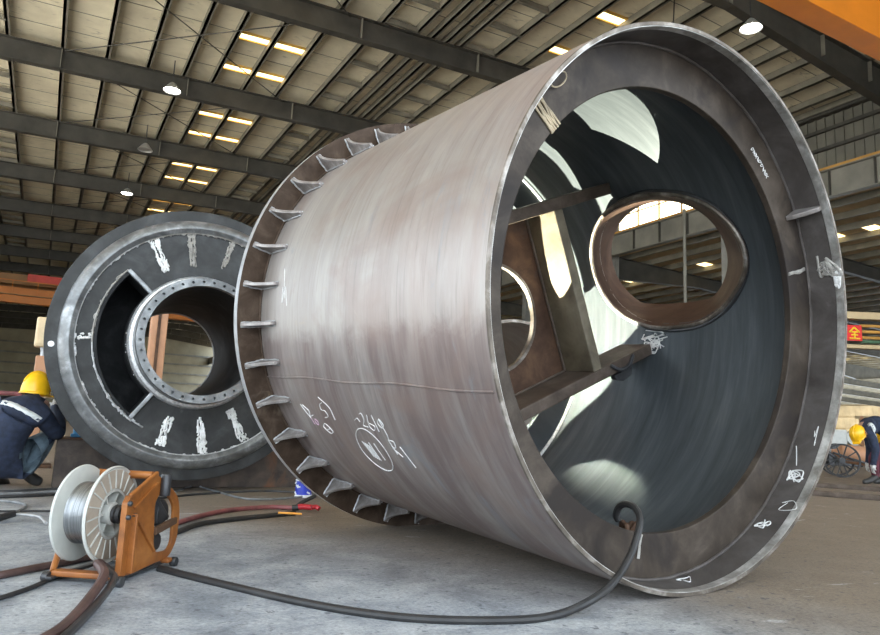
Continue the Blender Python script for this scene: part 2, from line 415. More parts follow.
# 35 curved gussets between flange and shell
g = MB(); gp = [(-.004, 1.882), (.108, 1.882)]
for k in range(9):
    t = k/8; gp.append((.098-.075*t**.62-.0*t, 1.866-.196*t))
gp += [(.012, 1.668), (-.004, 1.668)]
g.prism(gp, lambda h, y, t: Vector((RF+h, y, t)), -.009, .009)
g0 = g.build('gusset', M['gusset'], drum, bevel=.003, loc=UP)
gw = MB(); gq = random.Random(31)
for sg in (-1, 1): gw.tube([Vector((RF+h_+.002*gq.random(), y_, sg*(.011+.003*gq.random()))) for h_, y_ in ((.104, 1.876), (.08, 1.876), (.055, 1.877), (.03, 1.876), (.006, 1.872), (.004, 1.83), (.005, 1.78), (.004, 1.73), (.005, 1.672))], lambda t: .003+.0015*abs(sin(t*23)), 6)
gw0 = gw.build('fillet_weld', M['edge'], g0, smooth=True)
for k in range(35):
    o = g0 if k == 0 else g0.copy()
    if k:
        COL.objects.link(o); o.parent = drum
        c_ = gw0.copy(); COL.objects.link(c_); c_.parent = o
    o.rotation_euler = (0, -radians(-172.85+360/35*k), 0)

# side nozzle: sleeve through the shell wall
nzb = MB(); n = NP; vs = []
for prof_, off in ((inner, 0), (outer, 0), (outer, .028), (inner, .028)):
    vs += [nz(prof_[i], off, 2*pi*i/n) for i in range(n)]
fs = []
for q in range(4):
    for i in range(n):
        fs.append((q*n+i, q*n+(i+1) % n, ((q+1) % 4)*n+(i+1) % n, ((q+1) % 4)*n+i))
nzb.add(vs, fs); nzb.build('nozzle_sleeve', M['sleeve'], drum, smooth=True, loc=UP)
wb = MB(); P_ = []
for i in range(n):
    a = 2*pi*i/n
    for f in range(60):
        q = nz(lerp(inner[i], outer[i], f/59.), .034, a)
        if hypot(q.x, q.z) >= 1.058: break
    P_.append(q)
wb.tube(P_, .011, 8, closed=True, smooth_path=False); wb.build('weld_bead', M['darkmetal'], drum, smooth=True, loc=UP)
wb = MB(); wb.tube([nz(inner[i], .014, 2*pi*i/n) for i in range(n)], .013, 8, closed=True, smooth_path=False); wb.build('nozzle_rim', M['cut'], drum, smooth=True, loc=UP)

# inner frame of flat beams, square but turned 24 degrees
BT = radians(24); e1 = Vector((cos(BT), 0, sin(BT))); e2 = Vector((-sin(BT), 0, cos(BT)))
def E(a, b, y): return e1*a+e2*b+yv*y
def ebox(mb, a0, a1, b0, b1, y0, y1):
    mb.prism([(a0, b0), (a1, b0), (a1, b1), (a0, b1)], lambda a, b, t: E(a, b, t), y0, y1); return mb
b = ebox(MB(), -.935, .935, -.514, -.449, 1.10, 1.33).build('cross_beam', M['beam'], drum, bevel=.006, loc=UP)
ebox(MB(), -.91, .91, .469, .534, 1.10, 1.33).build('cross_beam', M['beam'], drum, bevel=.006, loc=UP)
ebox(MB(), .43, .495, -.449, .469, 1.10, 1.33).build('upright_beam', M['beam_pale'], drum, bevel=.006, loc=UP)
ebox(MB(), -.495, -.43, -.449, .469, 1.10, 1.33).build('upright_beam', M['beam_pale'], drum, bevel=.006, loc=UP)
# diaphragm plate with a round manhole
dp = MB(); n = 96; R0 = .29; vs = []
def sq(a):
    c, s_ = cos(a), sin(a); k = min(.478/abs(c) if abs(c) > 1e-6 else 9, (.49 if s_ > 0 else .48)/abs(s_) if abs(s_) > 1e-6 else 9); return c*k, s_*k
for y in (1.33, 1.352):
    vs += [E(.022+R0*cos(2*pi*i/n), .0+R0*sin(2*pi*i/n), y) for i in range(n)]
    vs += [E(*sq(2*pi*i/n), y) for i in range(n)]
fs = []
for i in range(n):
    j = (i+1) % n
    fs += [(i, j, n+j, n+i), (2*n+i, 3*n+i, 3*n+j, 2*n+j), (i, 2*n+i, 2*n+j, j), (n+i, n+j, 3*n+j, 3*n+i)]
dp.add(vs, fs); dp.build('diaphragm_plate', M['rust'], drum, loc=UP)
MB().lathe([(R0-.002, 1.326), (R0+.016, 1.326), (R0+.016, 1.356), (R0-.002, 1.356)], 96, 'Y', closed=True, mw=Matrix.Translation(E(.022, 0, 0))).build('manhole_edge', M['cut'], drum, smooth=True, loc=UP)
# weld beads along the plate
for pth in ([E(.424, -.44+.9*k/20, 1.324) for k in range(21)], [E(-.4+.82*k/20, -.443, 1.324) for k in range(21)]):
    MB().tube(pth, .007, 8).build('weld_bead', M['beam'], drum, smooth=True, loc=UP)
# lifting lugs on the lower beam and on the lip
l = MB(); l.prism([(.60, -.53), (.76, -.53), (.74, -.575), (.66, -.585), (.61, -.56)], lambda a, b_, t: E(a, b_, t), 1.12, 1.16)
l.tube([E(.56, -.455, 1.095), E(.62, -.50, 1.085), E(.70, -.50, 1.085), E(.76, -.46, 1.095)], .012, 8)
l.build('lifting_lug', M['darkmetal'], drum, bevel=.004, loc=UP)
lug = MB(); q = [(-.002, .03), (.028, .035), (.06, .08), (.085, .13), (.09, .162), (-.002, .162)]
lug.prism(q, lambda h, y, t: pol(1.067-h, 33.2, y)+pol(1, 123.2, 0)*t, -.011, .011)
lug.build('lip_lug', M['gusset'], drum, bevel=.004, loc=UP)
# added unseen plates round the work lamp, cut to shape its light patches
mask = MB()
def flat(poly, y0=1.6715, y1=1.6725): mask.prism(poly, lambda u, v, t: Vector((u, t, v)), y0, y1)
QX, QZ, QY = -.016, -.82, 1.689
def ate(a, b_, d0, d1=1.672):
    u, v = a*cos(BT)-b_*sin(BT), a*sin(BT)+b_*cos(BT)
    f_ = (QY-d1)/(QY-d0); return (QX+(u-QX)*f_, QZ+(v-QZ)*f_)
low = [(-.60, -.80), (-.252, -.803), (-.19, -.803), (-.132, -.814), (-.048, -.834), (.051, -.889), (.053, -.936), (.06, -2.), (3.0, -2.), (3.0, -1.3), (1.62, -.95), (.504, -.732), (.367, -.687), (.25, -.62), (-.60, -.62)]
flat([ate(u, v, 1.5) for u, v in low])
blk = [(.236, .134), (.296, .088), (.42, .057), (.258, -.178), (.285, -.20), (.326, -.222), (1.114, -.056), (5.3, 1.7), (5.3, 4.6), (.2, 4.6), (-.1, 2.), (.1, .6)]
flat([ate(u, v, 1.5) for u, v in blk])
flat([(-.032, -.816), (-.032, -.72), (-.3, -.5), (-.3, -.816)])
mask.build('added_light_mask', M['bore'], drum, loc=UP)

# chalk marks: raised strokes lying on the plate
def onshell(y, th, r=1.0815): return pol(r, th, y)
def chalk(name, strokes, mat='chalk', r=.0019, rad=1.0815):
    mb = MB()
    for st in strokes: mb.tube([onshell(y, th, rad) for y, th in st], r, 6)
    return mb.build(name, M[mat], drum, smooth=True, loc=UP)
cy, ct = .995, -141.3
chalk('chalk_circle', [[(cy+.118*cos(a), ct-5.9*sin(a)) for a in [2*pi*k/24 for k in range(26)]]])
chalk('chalk_numeral', [[(1.0-.012*0, -143.5), (.985, -139)], [(.955, -143.6), (.94, -139.0)]])
hs = [[(1.06-.012*k, -143.5+.2*k), (1.03-.012*k, -139.2+.2*k)] for k in range(5)]
chalk('chalk_hatching', hs, r=.0016)
chalk('chalk_writing', [[(1.03, -149.2), (1.0, -149.8), (.985, -149.0)], [(.965, -151), (.945, -151.2), (.94, -149.8), (.965, -148.2), (.93, -147.9)], [(.90, -151), (.915, -148.4), (.89, -147.3), (.87, -148.4), (.905, -149.0)], [(.86, -151.2), (.85, -147.2)], [(.81, -150.4), (.83, -149.3), (.81, -148.3), (.79, -149.2), (.81, -150.4), (.795, -147), (.80, -145.4)]], r=.0019)
chalk('chalk_letter', [[(.805, -145.4), (.79, -141.8)], [(.805, -145.4), (.77, -145.2), (.775, -143.6), (.80, -143.4), (.755, -141.4)], [(.735, -144.2), (.70, -139.0)]], r=.002)
chalk('chalk_numeral', [[(1.30, -152.6), (1.33, -152.0), (1.335, -150.6), (1.30, -150.4), (1.29, -149.0), (1.33, -148.5)], [(1.32, -154.0), (1.24, -151.5), (1.23, -148.3)]], r=.0019)
chalk('chalk_numeral', [[(1.50, -147.5), (1.49, -145.8)], [(1.46, -147.6), (1.44, -146.8), (1.45, -145.8), (1.47, -146.6), (1.46, -147.6)]], 'pinkchalk', .002)
chalk('chalk_numeral', [[(1.40, -145.6), (1.37, -146.6), (1.34, -146.0), (1.32, -144.6), (1.35, -143.9), (1.38, -144.6), (1.40, -145.6)], [(1.39, -144.6), (1.33, -145.4)]], r=.002)
chalk('chalk_writing', [[(1.56, -151.3), (1.53, -149.2), (1.50, -147.6)], [(1.54, -151.2), (1.49, -149.8), (1.50, -148.2), (1.46, -148.6)]], r=.0022)
chalk('chalk_writing', [[(1.62, 173), (1.56, 181)], [(1.60, 178), (1.59, 182), (1.57, 178), (1.53, 183)]], r=.002)
# scribbles inside the lip
def scribble(name, y, th, n, sy, sth, rad, seed, r=.003, mat='chalk'):
    q_ = random.Random(seed); mb = MB(); pts_ = [(y+sy*q_.uniform(-1, 1), th+sth*q_.uniform(-1, 1)) for _ in range(n)]
    mb.tube([pol(rad, t_, y_) for y_, t_ in pts_], r, 6); return mb.build(name, M[mat], drum, smooth=True, loc=UP)
scribble('chalk_scribble', .091, -38.5, 18, .04, 1.9, 1.0625, 4, .0028)
scribble('chalk_scribble', .114, -54.7, 10, .03, 1.6, 1.0625, 9, .0026)
scribble('chalk_scribble', .07, -47.5, 6, .05, 2.6, 1.0625, 12, .0014)
scribble('chalk_scribble', .10, -85, 8, .03, 2.0, 1.0625, 15, .0018)
scribble('chalk_scribble', .07, -27, 6, .02, 3.0, 1.0625, 19, .0016)
mb = MB(); mb.tube([pol(1.0625, -30-.5*k, .14-.003*k) for k in range(12)], .0022, 6); mb.build('chalk_stroke', M['chalk'], drum, smooth=True, loc=UP)
# chalk lettering on the front ring
mb = MB(); q_ = random.Random(5)
for k in range(9):
    th = 56.5-1.15*k; p0 = [(.945+.020*q_.choice((0, 1)), th-.2), (.965, th+.4), (.948, th+.8*q_.random()), (.966, th-.5)]
    mb.tube([pol(r_, t_, .1615) for r_, t_ in p0], .0017, 6)
mb.build('chalk_writing', M['chalk'], drum, smooth=True, loc=UP)
scribble('weld_scar', .055, 18, 26, .055, 3.2, 1.0625, 23, .006, 'spatter'); scribble('weld_scar', .02, 14.5, 16, .018, 2.6, 1.0625, 33, .0045, 'smear')
def ringblob(name, th, r0, r1, wid, mat, seed, n=18, y=.1605, rad=.004):
    q_ = random.Random(seed); mb = MB()
    for k in range(n):
        t0 = th+q_.uniform(-wid, wid)
        mb.tube([pol(r0+(r1-r0)*f_, t0+q_.uniform(-.35, .35), y-.002*q_.random()) for f_ in (0, .33, .66, 1)], rad*q_.uniform(.5, 1.2), 6)
    return mb.build(name, M[mat], drum, smooth=True, loc=UP)
ringblob('torch_scar', 141, .885, 1.03, 1.7, 'straw', 2, 12)
ringblob('torch_scar', 17.6, .895, 1.04, .4, 'spatter', 3, 7)
ringblob('torch_scar', -98.2, .895, .985, .4, 'spatter', 6, 5)
mb = MB(); mb.tube([pol(1.015+.022*cos(a), 133.6+2.6*sin(a), .150) for a in [2*pi*k/10 for k in range(10)]], .003, 6, closed=True); mb.build('wire_loop', M['straw'], drum, smooth=True, loc=UP)
# bright arc scars where the lower beam meets the wall
mb = MB(); q_ = random.Random(8)
for k in range(22):
    th = -1.2+q_.uniform(-2.4, 2.6); y = 1.09+q_.uniform(-.03, .04)
    mb.tube([pol(1.061, th, y), pol(1.060, th+q_.uniform(-2., 2.), y+q_.uniform(-.05, .09)), pol(1.062, th+q_.uniform(-2., 2.5), y+q_.uniform(-.1, .14))], .0035, 6)
mb.build('arc_scar', M['smear'], drum, smooth=True, loc=UP)

# work lamp clipped to the inside back ring
lw = frame(C0+aX*QX+aY*QY+aZ*QZ, aX, aY, aZ)
wl = thing('work_lamp', 'small work lamp clipped low inside the back of the big drum', 'lamp', lw)
MB().lathe([(.0, .075), (.03, .075), (.032, .06), (.032, .02), (.036, .014), (.036, .01), (.0, .01)], 24, 'Y').build('lamp_body', M['darkmetal'], wl, smooth=True)
MB().lathe([(.0, .008), (.03, .008), (.03, .011), (.0, .011)], 24, 'Y', closed=False).build('lamp_lens', M['lampglow_small'], wl, smooth=True)
MB().box(-.012, .012, .015, .05, -.062, -.028).build('clip', M['darkmetal'], wl, bevel=.002)
ld = bpy.data.lights.new('work_light', 'SPOT'); ld.energy = 1350; ld.color = (1., 1., .80); ld.shadow_soft_size = .0004; ld.spot_size = radians(126); ld.spot_blend = .55
lo = bpy.data.objects.new('work_light', ld); COL.objects.link(lo); lo.parent = wl; lo.location = (0, 0, 0)
lo.rotation_euler = Vector((.36, -.5, .88)).to_track_quat('-Z', 'Y').to_euler()

# ------------------------------------------------------------------ the wheel-shaped casting on its cradle
PH = -.497
wX = Vector((cos(PH), -sin(PH), 0)); wY = Vector((sin(PH), cos(PH), 0)); wZ = Vector((0, 0, 1))
CW = Vector((-1.883, 5.5, 1.143)); RW = 1.052
wh = thing('flanged_wheel', 'large dark round flanged end piece with bolted hub standing upright behind the wire feeder', 'steel wheel', frame(CW-wZ*(CW.z-.0), wX, wY, wZ))
WU = (0, 0, CW.z)
def wl_(prof, name, mat, n=128, bev=.004, closed=True):
    return MB().lathe(prof, n, 'Y', closed=closed).build(name, mat, wh, smooth=True, bevel=bev, loc=WU)
rim = wl_([(.90, -.02), (RW, -.0), (RW, .10), (.90, .10)], 'outer_rim', M['wheel'])
wl_([(.862, -.05), (.895, -.075), (.918, -.07), (.955, -.045), (.968, -.018), (.95, .02), (.862, .02)], 'machined_ring', M['wheelring'])
web = MB().lathe([(.44, -.03), (.875, -.03), (.875, .0), (.44, .0)], 160, 'Y', closed=True).build('web_plate', M['wheel'], wh, loc=WU)
def sector(r0, r1, a0, a1, n=24):
    o_ = [(r1*cos(radians(a0+(a1-a0)*k/n)), r1*sin(radians(a0+(a1-a0)*k/n))) for k in range(n+1)]
    i_ = [(r0*cos(radians(a1-(a1-a0)*k/n)), r0*sin(radians(a1-(a1-a0)*k/n))) for k in range(n+1)]
    return o_+i_
for (a0, a1) in ((138, 234), (-42, 54)):
    c_ = MB().prism(sector(.50, .735, a0, a1), lambda a, b_, t: Vector((a, t, b_)), -.2, .2).build('cutter', M['wheel'], wh, loc=WU)
    boolean(web, c_)
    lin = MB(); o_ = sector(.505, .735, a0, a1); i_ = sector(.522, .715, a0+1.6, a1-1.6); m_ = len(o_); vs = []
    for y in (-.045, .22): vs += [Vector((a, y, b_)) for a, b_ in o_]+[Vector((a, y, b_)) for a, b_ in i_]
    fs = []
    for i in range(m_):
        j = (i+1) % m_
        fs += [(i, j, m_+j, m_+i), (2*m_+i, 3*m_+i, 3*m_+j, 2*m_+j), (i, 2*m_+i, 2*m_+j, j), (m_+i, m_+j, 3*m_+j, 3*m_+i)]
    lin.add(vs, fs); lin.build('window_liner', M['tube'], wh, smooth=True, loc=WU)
shade(web.data, 30)
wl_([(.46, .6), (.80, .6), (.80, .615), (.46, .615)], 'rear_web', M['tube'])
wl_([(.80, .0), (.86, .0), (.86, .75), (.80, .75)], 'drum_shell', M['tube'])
hub = MB().lathe([(.413, -.25), (.472, -.25), (.476, -.235), (.476, -.19), (.413, -.19)], 144, 'Y', closed=True).build('hub_flange', M['wheelring'], wh, loc=WU)
ct_ = MB(); NB = 36
for k in range(NB):
    a = 2*pi*(k+.5)/NB
    ct_.lathe([(.0, -.30), (.0105, -.30), (.0105, -.20), (.0, -.20)], 14, 'Y', mw=Matrix.Translation((.443*cos(a), 0, .443*sin(a))))
boolean(hub, ct_.build('cutter', M['black'], wh, loc=WU)); shade(hub.data, 30)
wl_([(.413, -.19), (.466, -.19), (.466, 1.463), (.413, 1.463)], 'hub_tube', M['tube'])
wl_([(.466, -.175), (.482, -.165), (.482, -.12), (.466, -.11)], 'hub_collar', M['wheelring'])
wl_([(.466, -.10), (.50, -.085), (.515, -.055), (.515, -.03), (.466, -.03)], 'hub_weld', M['weld'])
wl_([(.405, 1.44), (.468, 1.44), (.468, 1.47), (.405, 1.47)], 'tube_end_ring', M['edge'])
# dark bolt hole near the rim with its pale chalked dot
MB().lathe([(0, -.012), (.021, -.012), (.021, -.004), (0, -.004)], 20, 'Y', mw=Matrix.Translation((-1.0, 0, -.10))).build('rim_plug', M['smear'], wh, smooth=True, loc=WU)
def smear(th, r0, r1, wid, mat, seed, n=26):
    q_ = random.Random(seed); mb = MB()
    for k in range(n):
        a_, b_ = q_.uniform(r0, r1), 0; L_ = (r1-r0)*q_.uniform(.12, .4); t0 = th+q_.uniform(-wid, wid)
        p_ = [(max(r0, min(r1, a_+L_*(f_-.5))), t0+q_.uniform(-wid, wid)*.35) for f_ in (0, .3, .6, 1)]
        mb.tube([Vector((r_*cos(radians(t_)), -.033, r_*sin(radians(t_)))) for r_, t_ in p_], .011*q_.uniform(.5, 1.2), 6, flat=.6)
    return mb.build('weld_smear', M[mat], wh, smooth=True, loc=WU)
smear(118, .60, .86, 2.3, 'smear', 1, 40); smear(99, .60, .86, 1.8, 'spatter', 2, 34); smear(77, .62, .85, 1.6, 'spatter', 3)
smear(-105, .60, .82, 2.2, 'smear', 4, 40); smear(-83, .58, .85, 2.0, 'smear', 5, 40); smear(-61, .58, .85, 2.3, 'smear', 6, 44)
smear(182, .745, .86, 1.4, 'smear', 7, 14); smear(53, .6, .84, 1.6, 'spatter', 8)
def arcsmear(r, a0, a1, n, mat, seed, y=-.034, dr=.012, rad=.006):
    q_ = random.Random(seed); mb = MB()
    for k in range(n):
        a_ = q_.uniform(a0, a1); da = q_.uniform(1.5, 6)
        mb.tube([Vector((rr_*cos(radians(t_)), y, rr_*sin(radians(t_)))) for rr_, t_ in [(r+q_.uniform(-dr, dr), a_+da*f_) for f_ in (0, .33, .66, 1)]], rad*q_.uniform(.4, 1.2), 6)
    nn = max(4, int((a1-a0)/4)); mb.tube([Vector((r*cos(radians(a0+(a1+5-a0)*k/nn)), y+.002, r*sin(radians(a0+(a1+5-a0)*k/nn)))) for k in range(nn+1)], max(dr, .006), 8, flat=.5)
    return mb.build('weld_bead', M[mat], wh, smooth=True, loc=WU)
arcsmear(.862, 120, 330, 60, 'weld', 21, -.04); arcsmear(.862, 20, 120, 40, 'spatter', 22, -.04)
arcsmear(.745, 185, 238, 16, 'weld', 23, -.04, .012); arcsmear(.745, 138, 180, 12, 'spatter', 24, -.04, .014)
arcsmear(.505, 150, 232, 22, 'weld', 25, -.04, .02)
for a0 in (138, 234):
    mb = MB()
    mb.prism([(.50, -.016), (.742, -.016), (.742, .016), (.50, .016)], lambda a, b_, t: Vector((a*cos(radians(a0))-b_*sin(radians(a0)), t, a*sin(radians(a0))+b_*cos(radians(a0)))), -.062, -.03)
    mb.build('window_lip', M['wheelring'], wh, bevel=.006, loc=WU)

# cradle block under the wheel
def wf(o): return frame(o, wX, wY, wZ)
cr = thing('cradle_block', 'dark scaled steel block on the floor carrying the upright wheel', 'steel block', wf(CW+wX*.05+wY*.42-wZ*CW.z))
cb = MB(); cv = [(-.93, 0), (1.25, 0), (1.25, .36), (.62, .36)]+[(-.05+.875*cos(radians(t_)), CW.z+.875*sin(radians(t_))) for t_ in range(-52, -129, -6)]+[(-.72, .36), (-.93, .36)]
cb.prism(cv, lambda a, b_, t: Vector((a, t, b_)), 0., .34)
cb.build('saddle', M['block'], cr, bevel=.006)
MB().box(-.95, -.62, -.005, .35, .361, .375).build('top_plate', M['rust'], cr, bevel=.003)

# blue bottle jack on the cradle
jk = thing('bottle_jack', 'small blue bottle jack standing on the left end of the cradle block', 'jack', wf(CW+wX*-.74+wY*.60-wZ*(CW.z-.376)))
MB().box(-.05, .05, -.045, .045, 0, .025).build('base', M['blue_jack'], jk, bevel=.005)
MB().lathe([(0, .025), (.036, .025), (.036, .10), (.03, .11), (0, .11)], 24).build('cylinder', M['blue_jack'], jk, smooth=True)
MB().lathe([(0, .11), (.014, .11), (.014, .15), (.02, .152), (.02, .162), (0, .162)], 20).build('ram', M['greymetal'], jk, smooth=True)

# ------------------------------------------------------------------ wire feeder
T7 = radians(7)
fX = Vector((cos(T7), -sin(T7), 0)); fY = Vector((sin(T7), cos(T7), 0)); FO = Vector((-1.05, 2.51, 0))
fd = thing('wire_feeder', 'worn orange welding wire feeder with an open side frame on the workshop floor', 'wire feeder', frame(FO, fX, fY, wZ))
def rounded(poly, r, k=4):
    out = []; n = len(poly)
    for i in range(n):
        p = Vector(poly[i]); a = Vector(poly[i-1]); b = Vector(poly[(i+1) % n])
        ra = min(r, (a-p).length*.45, (b-p).length*.45)
        p0 = p+(a-p).normalized()*ra; p2 = p+(b-p).normalized()*ra
        for j in range(k+1):
            t = j/k; q = p0*(1-t)**2+p*2*t*(1-t)+p2*t*t; out.append((q.x, q.y))
    return out
side = rounded([(0, .025), (0, .265), (.018, .292), (.185, .362), (.215, .345), (.30, .305), (.372, .262), (.40, .20), (.395, .09), (.345, .035), (.06, .02)], .03)
hole = rounded([(.215, .10), (.195, .25), (.225, .285), (.30, .265), (.345, .225), (.352, .09), (.325, .062), (.235, .068)], .025)
sp = MB().prism(side, lambda a, b_, t: Vector((t, a, b_)), -.012, 0.).build('side_plate', M['orange'], fd)
hc_ = MB().prism(hole, lambda a, b_, t: Vector((t, a, b_)), -.05, .05).build('cutter', M['orange'], fd)
boolean(sp, hc_)
bv = sp.modifiers.new('bevel', 'BEVEL'); bv.width = .003; bv.segments = 2; bv.limit_method = 'ANGLE'
MB().prism(rounded([(-.003, .02), (-.003, .27), (.02, .297), (.02, .28), (.01, .262), (.01, .02)], .006, 2), lambda a, b_, t: Vector((t, a, b_)), -.018, .004).build('front_flange', M['orange'], fd, bevel=.003)
MB().bar((.002, .012, .292), (.002, .185, .362), .014, .014).build('top_edge', M['orange'], fd, bevel=.003)
MB().bar((.006, .045, .23), (.006, .045, .03), .012, .03, (1, 0, 0)).build('front_rib', M['orange'], fd, bevel=.003)
rb = MB(); rb.bar((.004, .05, .225), (.004, .215, .075), .008, .012, (1, 0, 0)); rb.bar((.004, .045, .25), (.004, .19, .325), .008, .012, (1, 0, 0)); rb.build('brace_rib', M['orange'], fd, bevel=.002)
MB().prism([(.205, .135), (.36, .158), (.36, .182), (.205, .162)], lambda a, b_, t: Vector((t, a, b_)), -.008, .012).build('cross_bar', M['rust'], fd, bevel=.003)
MB().prism([(.20, .03), (.36, .03), (.36, .24), (.30, .29), (.20, .29)], lambda a, b_, t: Vector((t, a, b_)), -.112, -.105).build('rear_plate', M['darkmetal'], fd)
mt = MB(); mt.lathe([(0, -.1), (.045, -.1), (.05, -.09), (.05, -.02), (.04, -.012), (0, -.012)], 28, 'X', mw=Matrix.Translation((0, .285, .205)))
mt.lathe([(0, -.1), (.03, -.1), (.03, -.02), (0, -.02)], 24, 'X', mw=Matrix.Translation((0, .275, .10)))
mt.build('drive_motor', M['black'], fd, smooth=True)
mt = MB(); mt.box(-.05, -.015, .225, .26, .17, .27); mt.bar((-.02, .23, .26), (-.02, .33, .18), .02, .02); mt.build('feed_arm', M['darkmetal'], fd, bevel=.004)
MB().lathe([(0, .275), (.019, .275), (.020, .28), (.020, .35), (.016, .356), (0, .356)], 20, mw=Matrix.Translation((.012, .236, 0))).build('pressure_knob', M['darkmetal'], fd, smooth=True)
for (y_, z_) in ((.006, .268), (.004, .222), (.047, .223)):
    MB().lathe([(0, .0), (.009, .0), (.009, .010), (.006, .013), (0, .013)], 8, 'X', mw=Matrix.Translation((.003, y_, z_))).build('bolt', M['darkmetal'], fd)
MB().tube([(-.01, .178, .352), (-.27, .178, .352)], .0145, 14).build('top_bar', M['orange'], fd, smooth=True)
MB().tube([(-.265, .178, .352), (-.265, .10, .215), (-.265, .06, .10), (-.25, .015, .045), (-.235, -.01, .03)], .011, 10).build('bent_rail', M['orange'], fd, smooth=True)
MB().box(-.235, -.012, -.025, .02, .018, .038).build('front_bar', M['orange'], fd, bevel=.006)
MB().box(-.235, .02, .30, .335, .018, .036).build('rear_bar', M['orange'], fd, bevel=.006)
for x_ in (-.225, -.02): MB().box(x_-.012, x_+.012, -.05, .36, .012, .022).build('runner', M['darkmetal'], fd, bevel=.003)
for (x_, y_) in ((-.245, -.03), (.02, -.03), (.02, .345), (-.245, .345)):
    ft = MB().lathe([(0, -.011), (.016, -.011), (.018, -.006), (.018, .006), (.016, .011), (0, .011)], 18, 'X', mw=Matrix.Translation((x_, y_, .018))).build('foot_roller', M['darkmetal'], fd, smooth=True)
MB().tube([(-.012, .083, .22), (-.26, .083, .22)], .018, 16).build('axle', M['black'], fd, smooth=True)
MB().box(-.11, -.012, .06, .30, .02, .03).build('floor_plate', M['darkmetal'], fd, bevel=.003)
# the wire spool on the axle
spm = frame(FO+fX*-.160+fY*.083+wZ*.22, fX, fY, wZ)
so = thing('wire_spool', 'white plastic spool of shiny welding wire mounted on the orange feeder', 'wire spool', spm)
MB().lathe([(.165, -.064), (.167, -.060), (.165, -.055), (.10, -.053), (.10, -.061)], 96, 'X', closed=True).build('spool_flange', M['white_plastic'], so, smooth=True)
MB().lathe([(.082, .054), (.158, .054), (.167, .056), (.168, .062), (.165, .066), (.158, .060), (.082, .060)], 96, 'X', closed=True).build('spool_flange', M['white_plastic'], so, smooth=True)
MB().lathe([(.088, .0605), (.155, .0605), (.155, .0635), (.088, .0635)], 72, 'X', closed=True).build('paper_ring', M['tan_plastic'], so, smooth=True)
for k in range(20):
    a = 2*pi*k/20
    MB().bar((.0645, .09*cos(a), .09*sin(a)), (.0645, .153*cos(a+.06), .153*sin(a+.06)), .004, .005, (1, 0, 0)).build('flange_rib', M['white_plastic'], so)
MB().lathe([(.098, -.054), (.106, -.054)]+[(.106+.0012*(k % 2), -.054+.108*k/54) for k in range(55)]+[(.106, .054), (.098, .054)], 96, 'X', closed=True).build('wound_wire', M['wire'], so, smooth=True, angle=60)
MB().lathe([(.078, .0), (.086, .0), (.086, .065), (.078, .065)], 64, 'X', closed=True).build('bore_sleeve', M['white_plastic'], so, smooth=True)
MB().lathe([(.019, -.062), (.040, -.062), (.040, .066), (.034, .07), (.019, .07)], 40, 'X', closed=True).build('hub', M['white_plastic'], so, smooth=True)
MB().lathe([(.018, .07), (.03, .07), (.033, .075), (.03, .08), (.033, .09), (.028, .1), (.018, .1)], 32, 'X', closed=True).build('locking_nut', M['black'], so, smooth=True)
for k in range(6):
    a = 2*pi*k/6
    MB().bar((.03, .036*cos(a), .036*sin(a)), (.03, .082*cos(a), .082*sin(a)), .008, .05, (1, 0, 0)).build('spoke', M['white_plastic'], so, bevel=.002)
MB().lathe([(.04, -.008), (.08, -.008), (.08, .0), (.04, .0)], 48, 'X', closed=True).build('hub_disc', M['white_plastic'], so, smooth=True)

# ------------------------------------------------------------------ cables and small things on the floor
def cable(name, pts_, r, mat, label, cat='cable', group=None, n=10):
    P = catmull([Vector(p) for p in pts_], 10); o_ = P[0].copy(); o_.z = 0
    mb = MB(); mb.tube([p-o_ for p in P], r, n, smooth_path=False)
    o = mb.build(name, M[mat], smooth=True, loc=o_); tag(o, label, cat, group); return o
def gl(px, z): return [G(x, y, z) for x, y in px]
cable('welding_cable', [FO+fX*-.05+fY*-.0+wZ*.05, FO+fX*-.055+fY*-.045+wZ*.075, G(104, 575, .055), G(88, 600, .03), G(62, 628, .022), G(20, 652, .022)], .0155, 'cable_brown', 'thick brown welding cable leaving the feeder front towards the lower left corner')
cable('welding_cable', [FO+fX*-.03+fY*-.0+wZ*.045, FO+fX*-.035+fY*-.05+wZ*.065, G(114, 578, .04), G(100, 600, .016), G(74, 628, .014), G(44, 656, .014)], .0125, 'darkmetal', 'dark grey cable beside the thick brown one at the feeder front')
cable('welding_cable', gl([(-40, 579), (0, 575), (35, 568), (62, 563), (95, 556)], .014), .0135, 'cable_brown', 'thick brown cable entering from the left edge behind the spool')
cable('thin_cable', gl([(-30, 606), (0, 598), (30, 588), (48, 580), (70, 572)], .008), .0075, 'black', 'thin black cable on the floor left of the front roller foot')
cable('hose', gl([(159, 568.5), (168, 570.5), (185, 575), (230, 586), (300, 602), (370, 614), (440, 620), (520, 620)], .010)+[G(560, 614, .014), D(590, 601, 2.32), D(612, 584, 2.43), D(628, 560, 2.54), D(637, 537, 2.61), D(640, 519, 2.66), D(635, 508, 2.71), D(626, 504, 2.76), D(619, 507, 2.79), D(616, 515, 2.81), D(618, 520, 2.82)], .0130, 'black', 'long black hose crossing the foreground floor and hooking over the drum lip', 'hose')
cable('welding_cable', gl([(174, 524), (200, 516), (230, 510), (270, 507), (296, 508)], .015), .014, 'cable_red', 'faded red cable from the feeder to the red clamp')
cable('welding_cable', gl([(174, 533), (200, 524), (235, 519), (275, 515), (295, 513)], .013), .0135, 'black', 'black cable from the feeder to the clamp, in front of the red cable')
cable('thin_cable', gl([(175, 492), (195, 486), (215, 491), (250, 499), (300, 497), (318, 492)], .008), .0075, 'cable_grey', 'grey thin cable looping on the floor behind the red cable')
cable('thin_cable', gl([(150, 499), (200, 494), (260, 491), (310, 493)], .008), .008, 'darkmetal', 'dark thin cable along the foot of the cradle block')
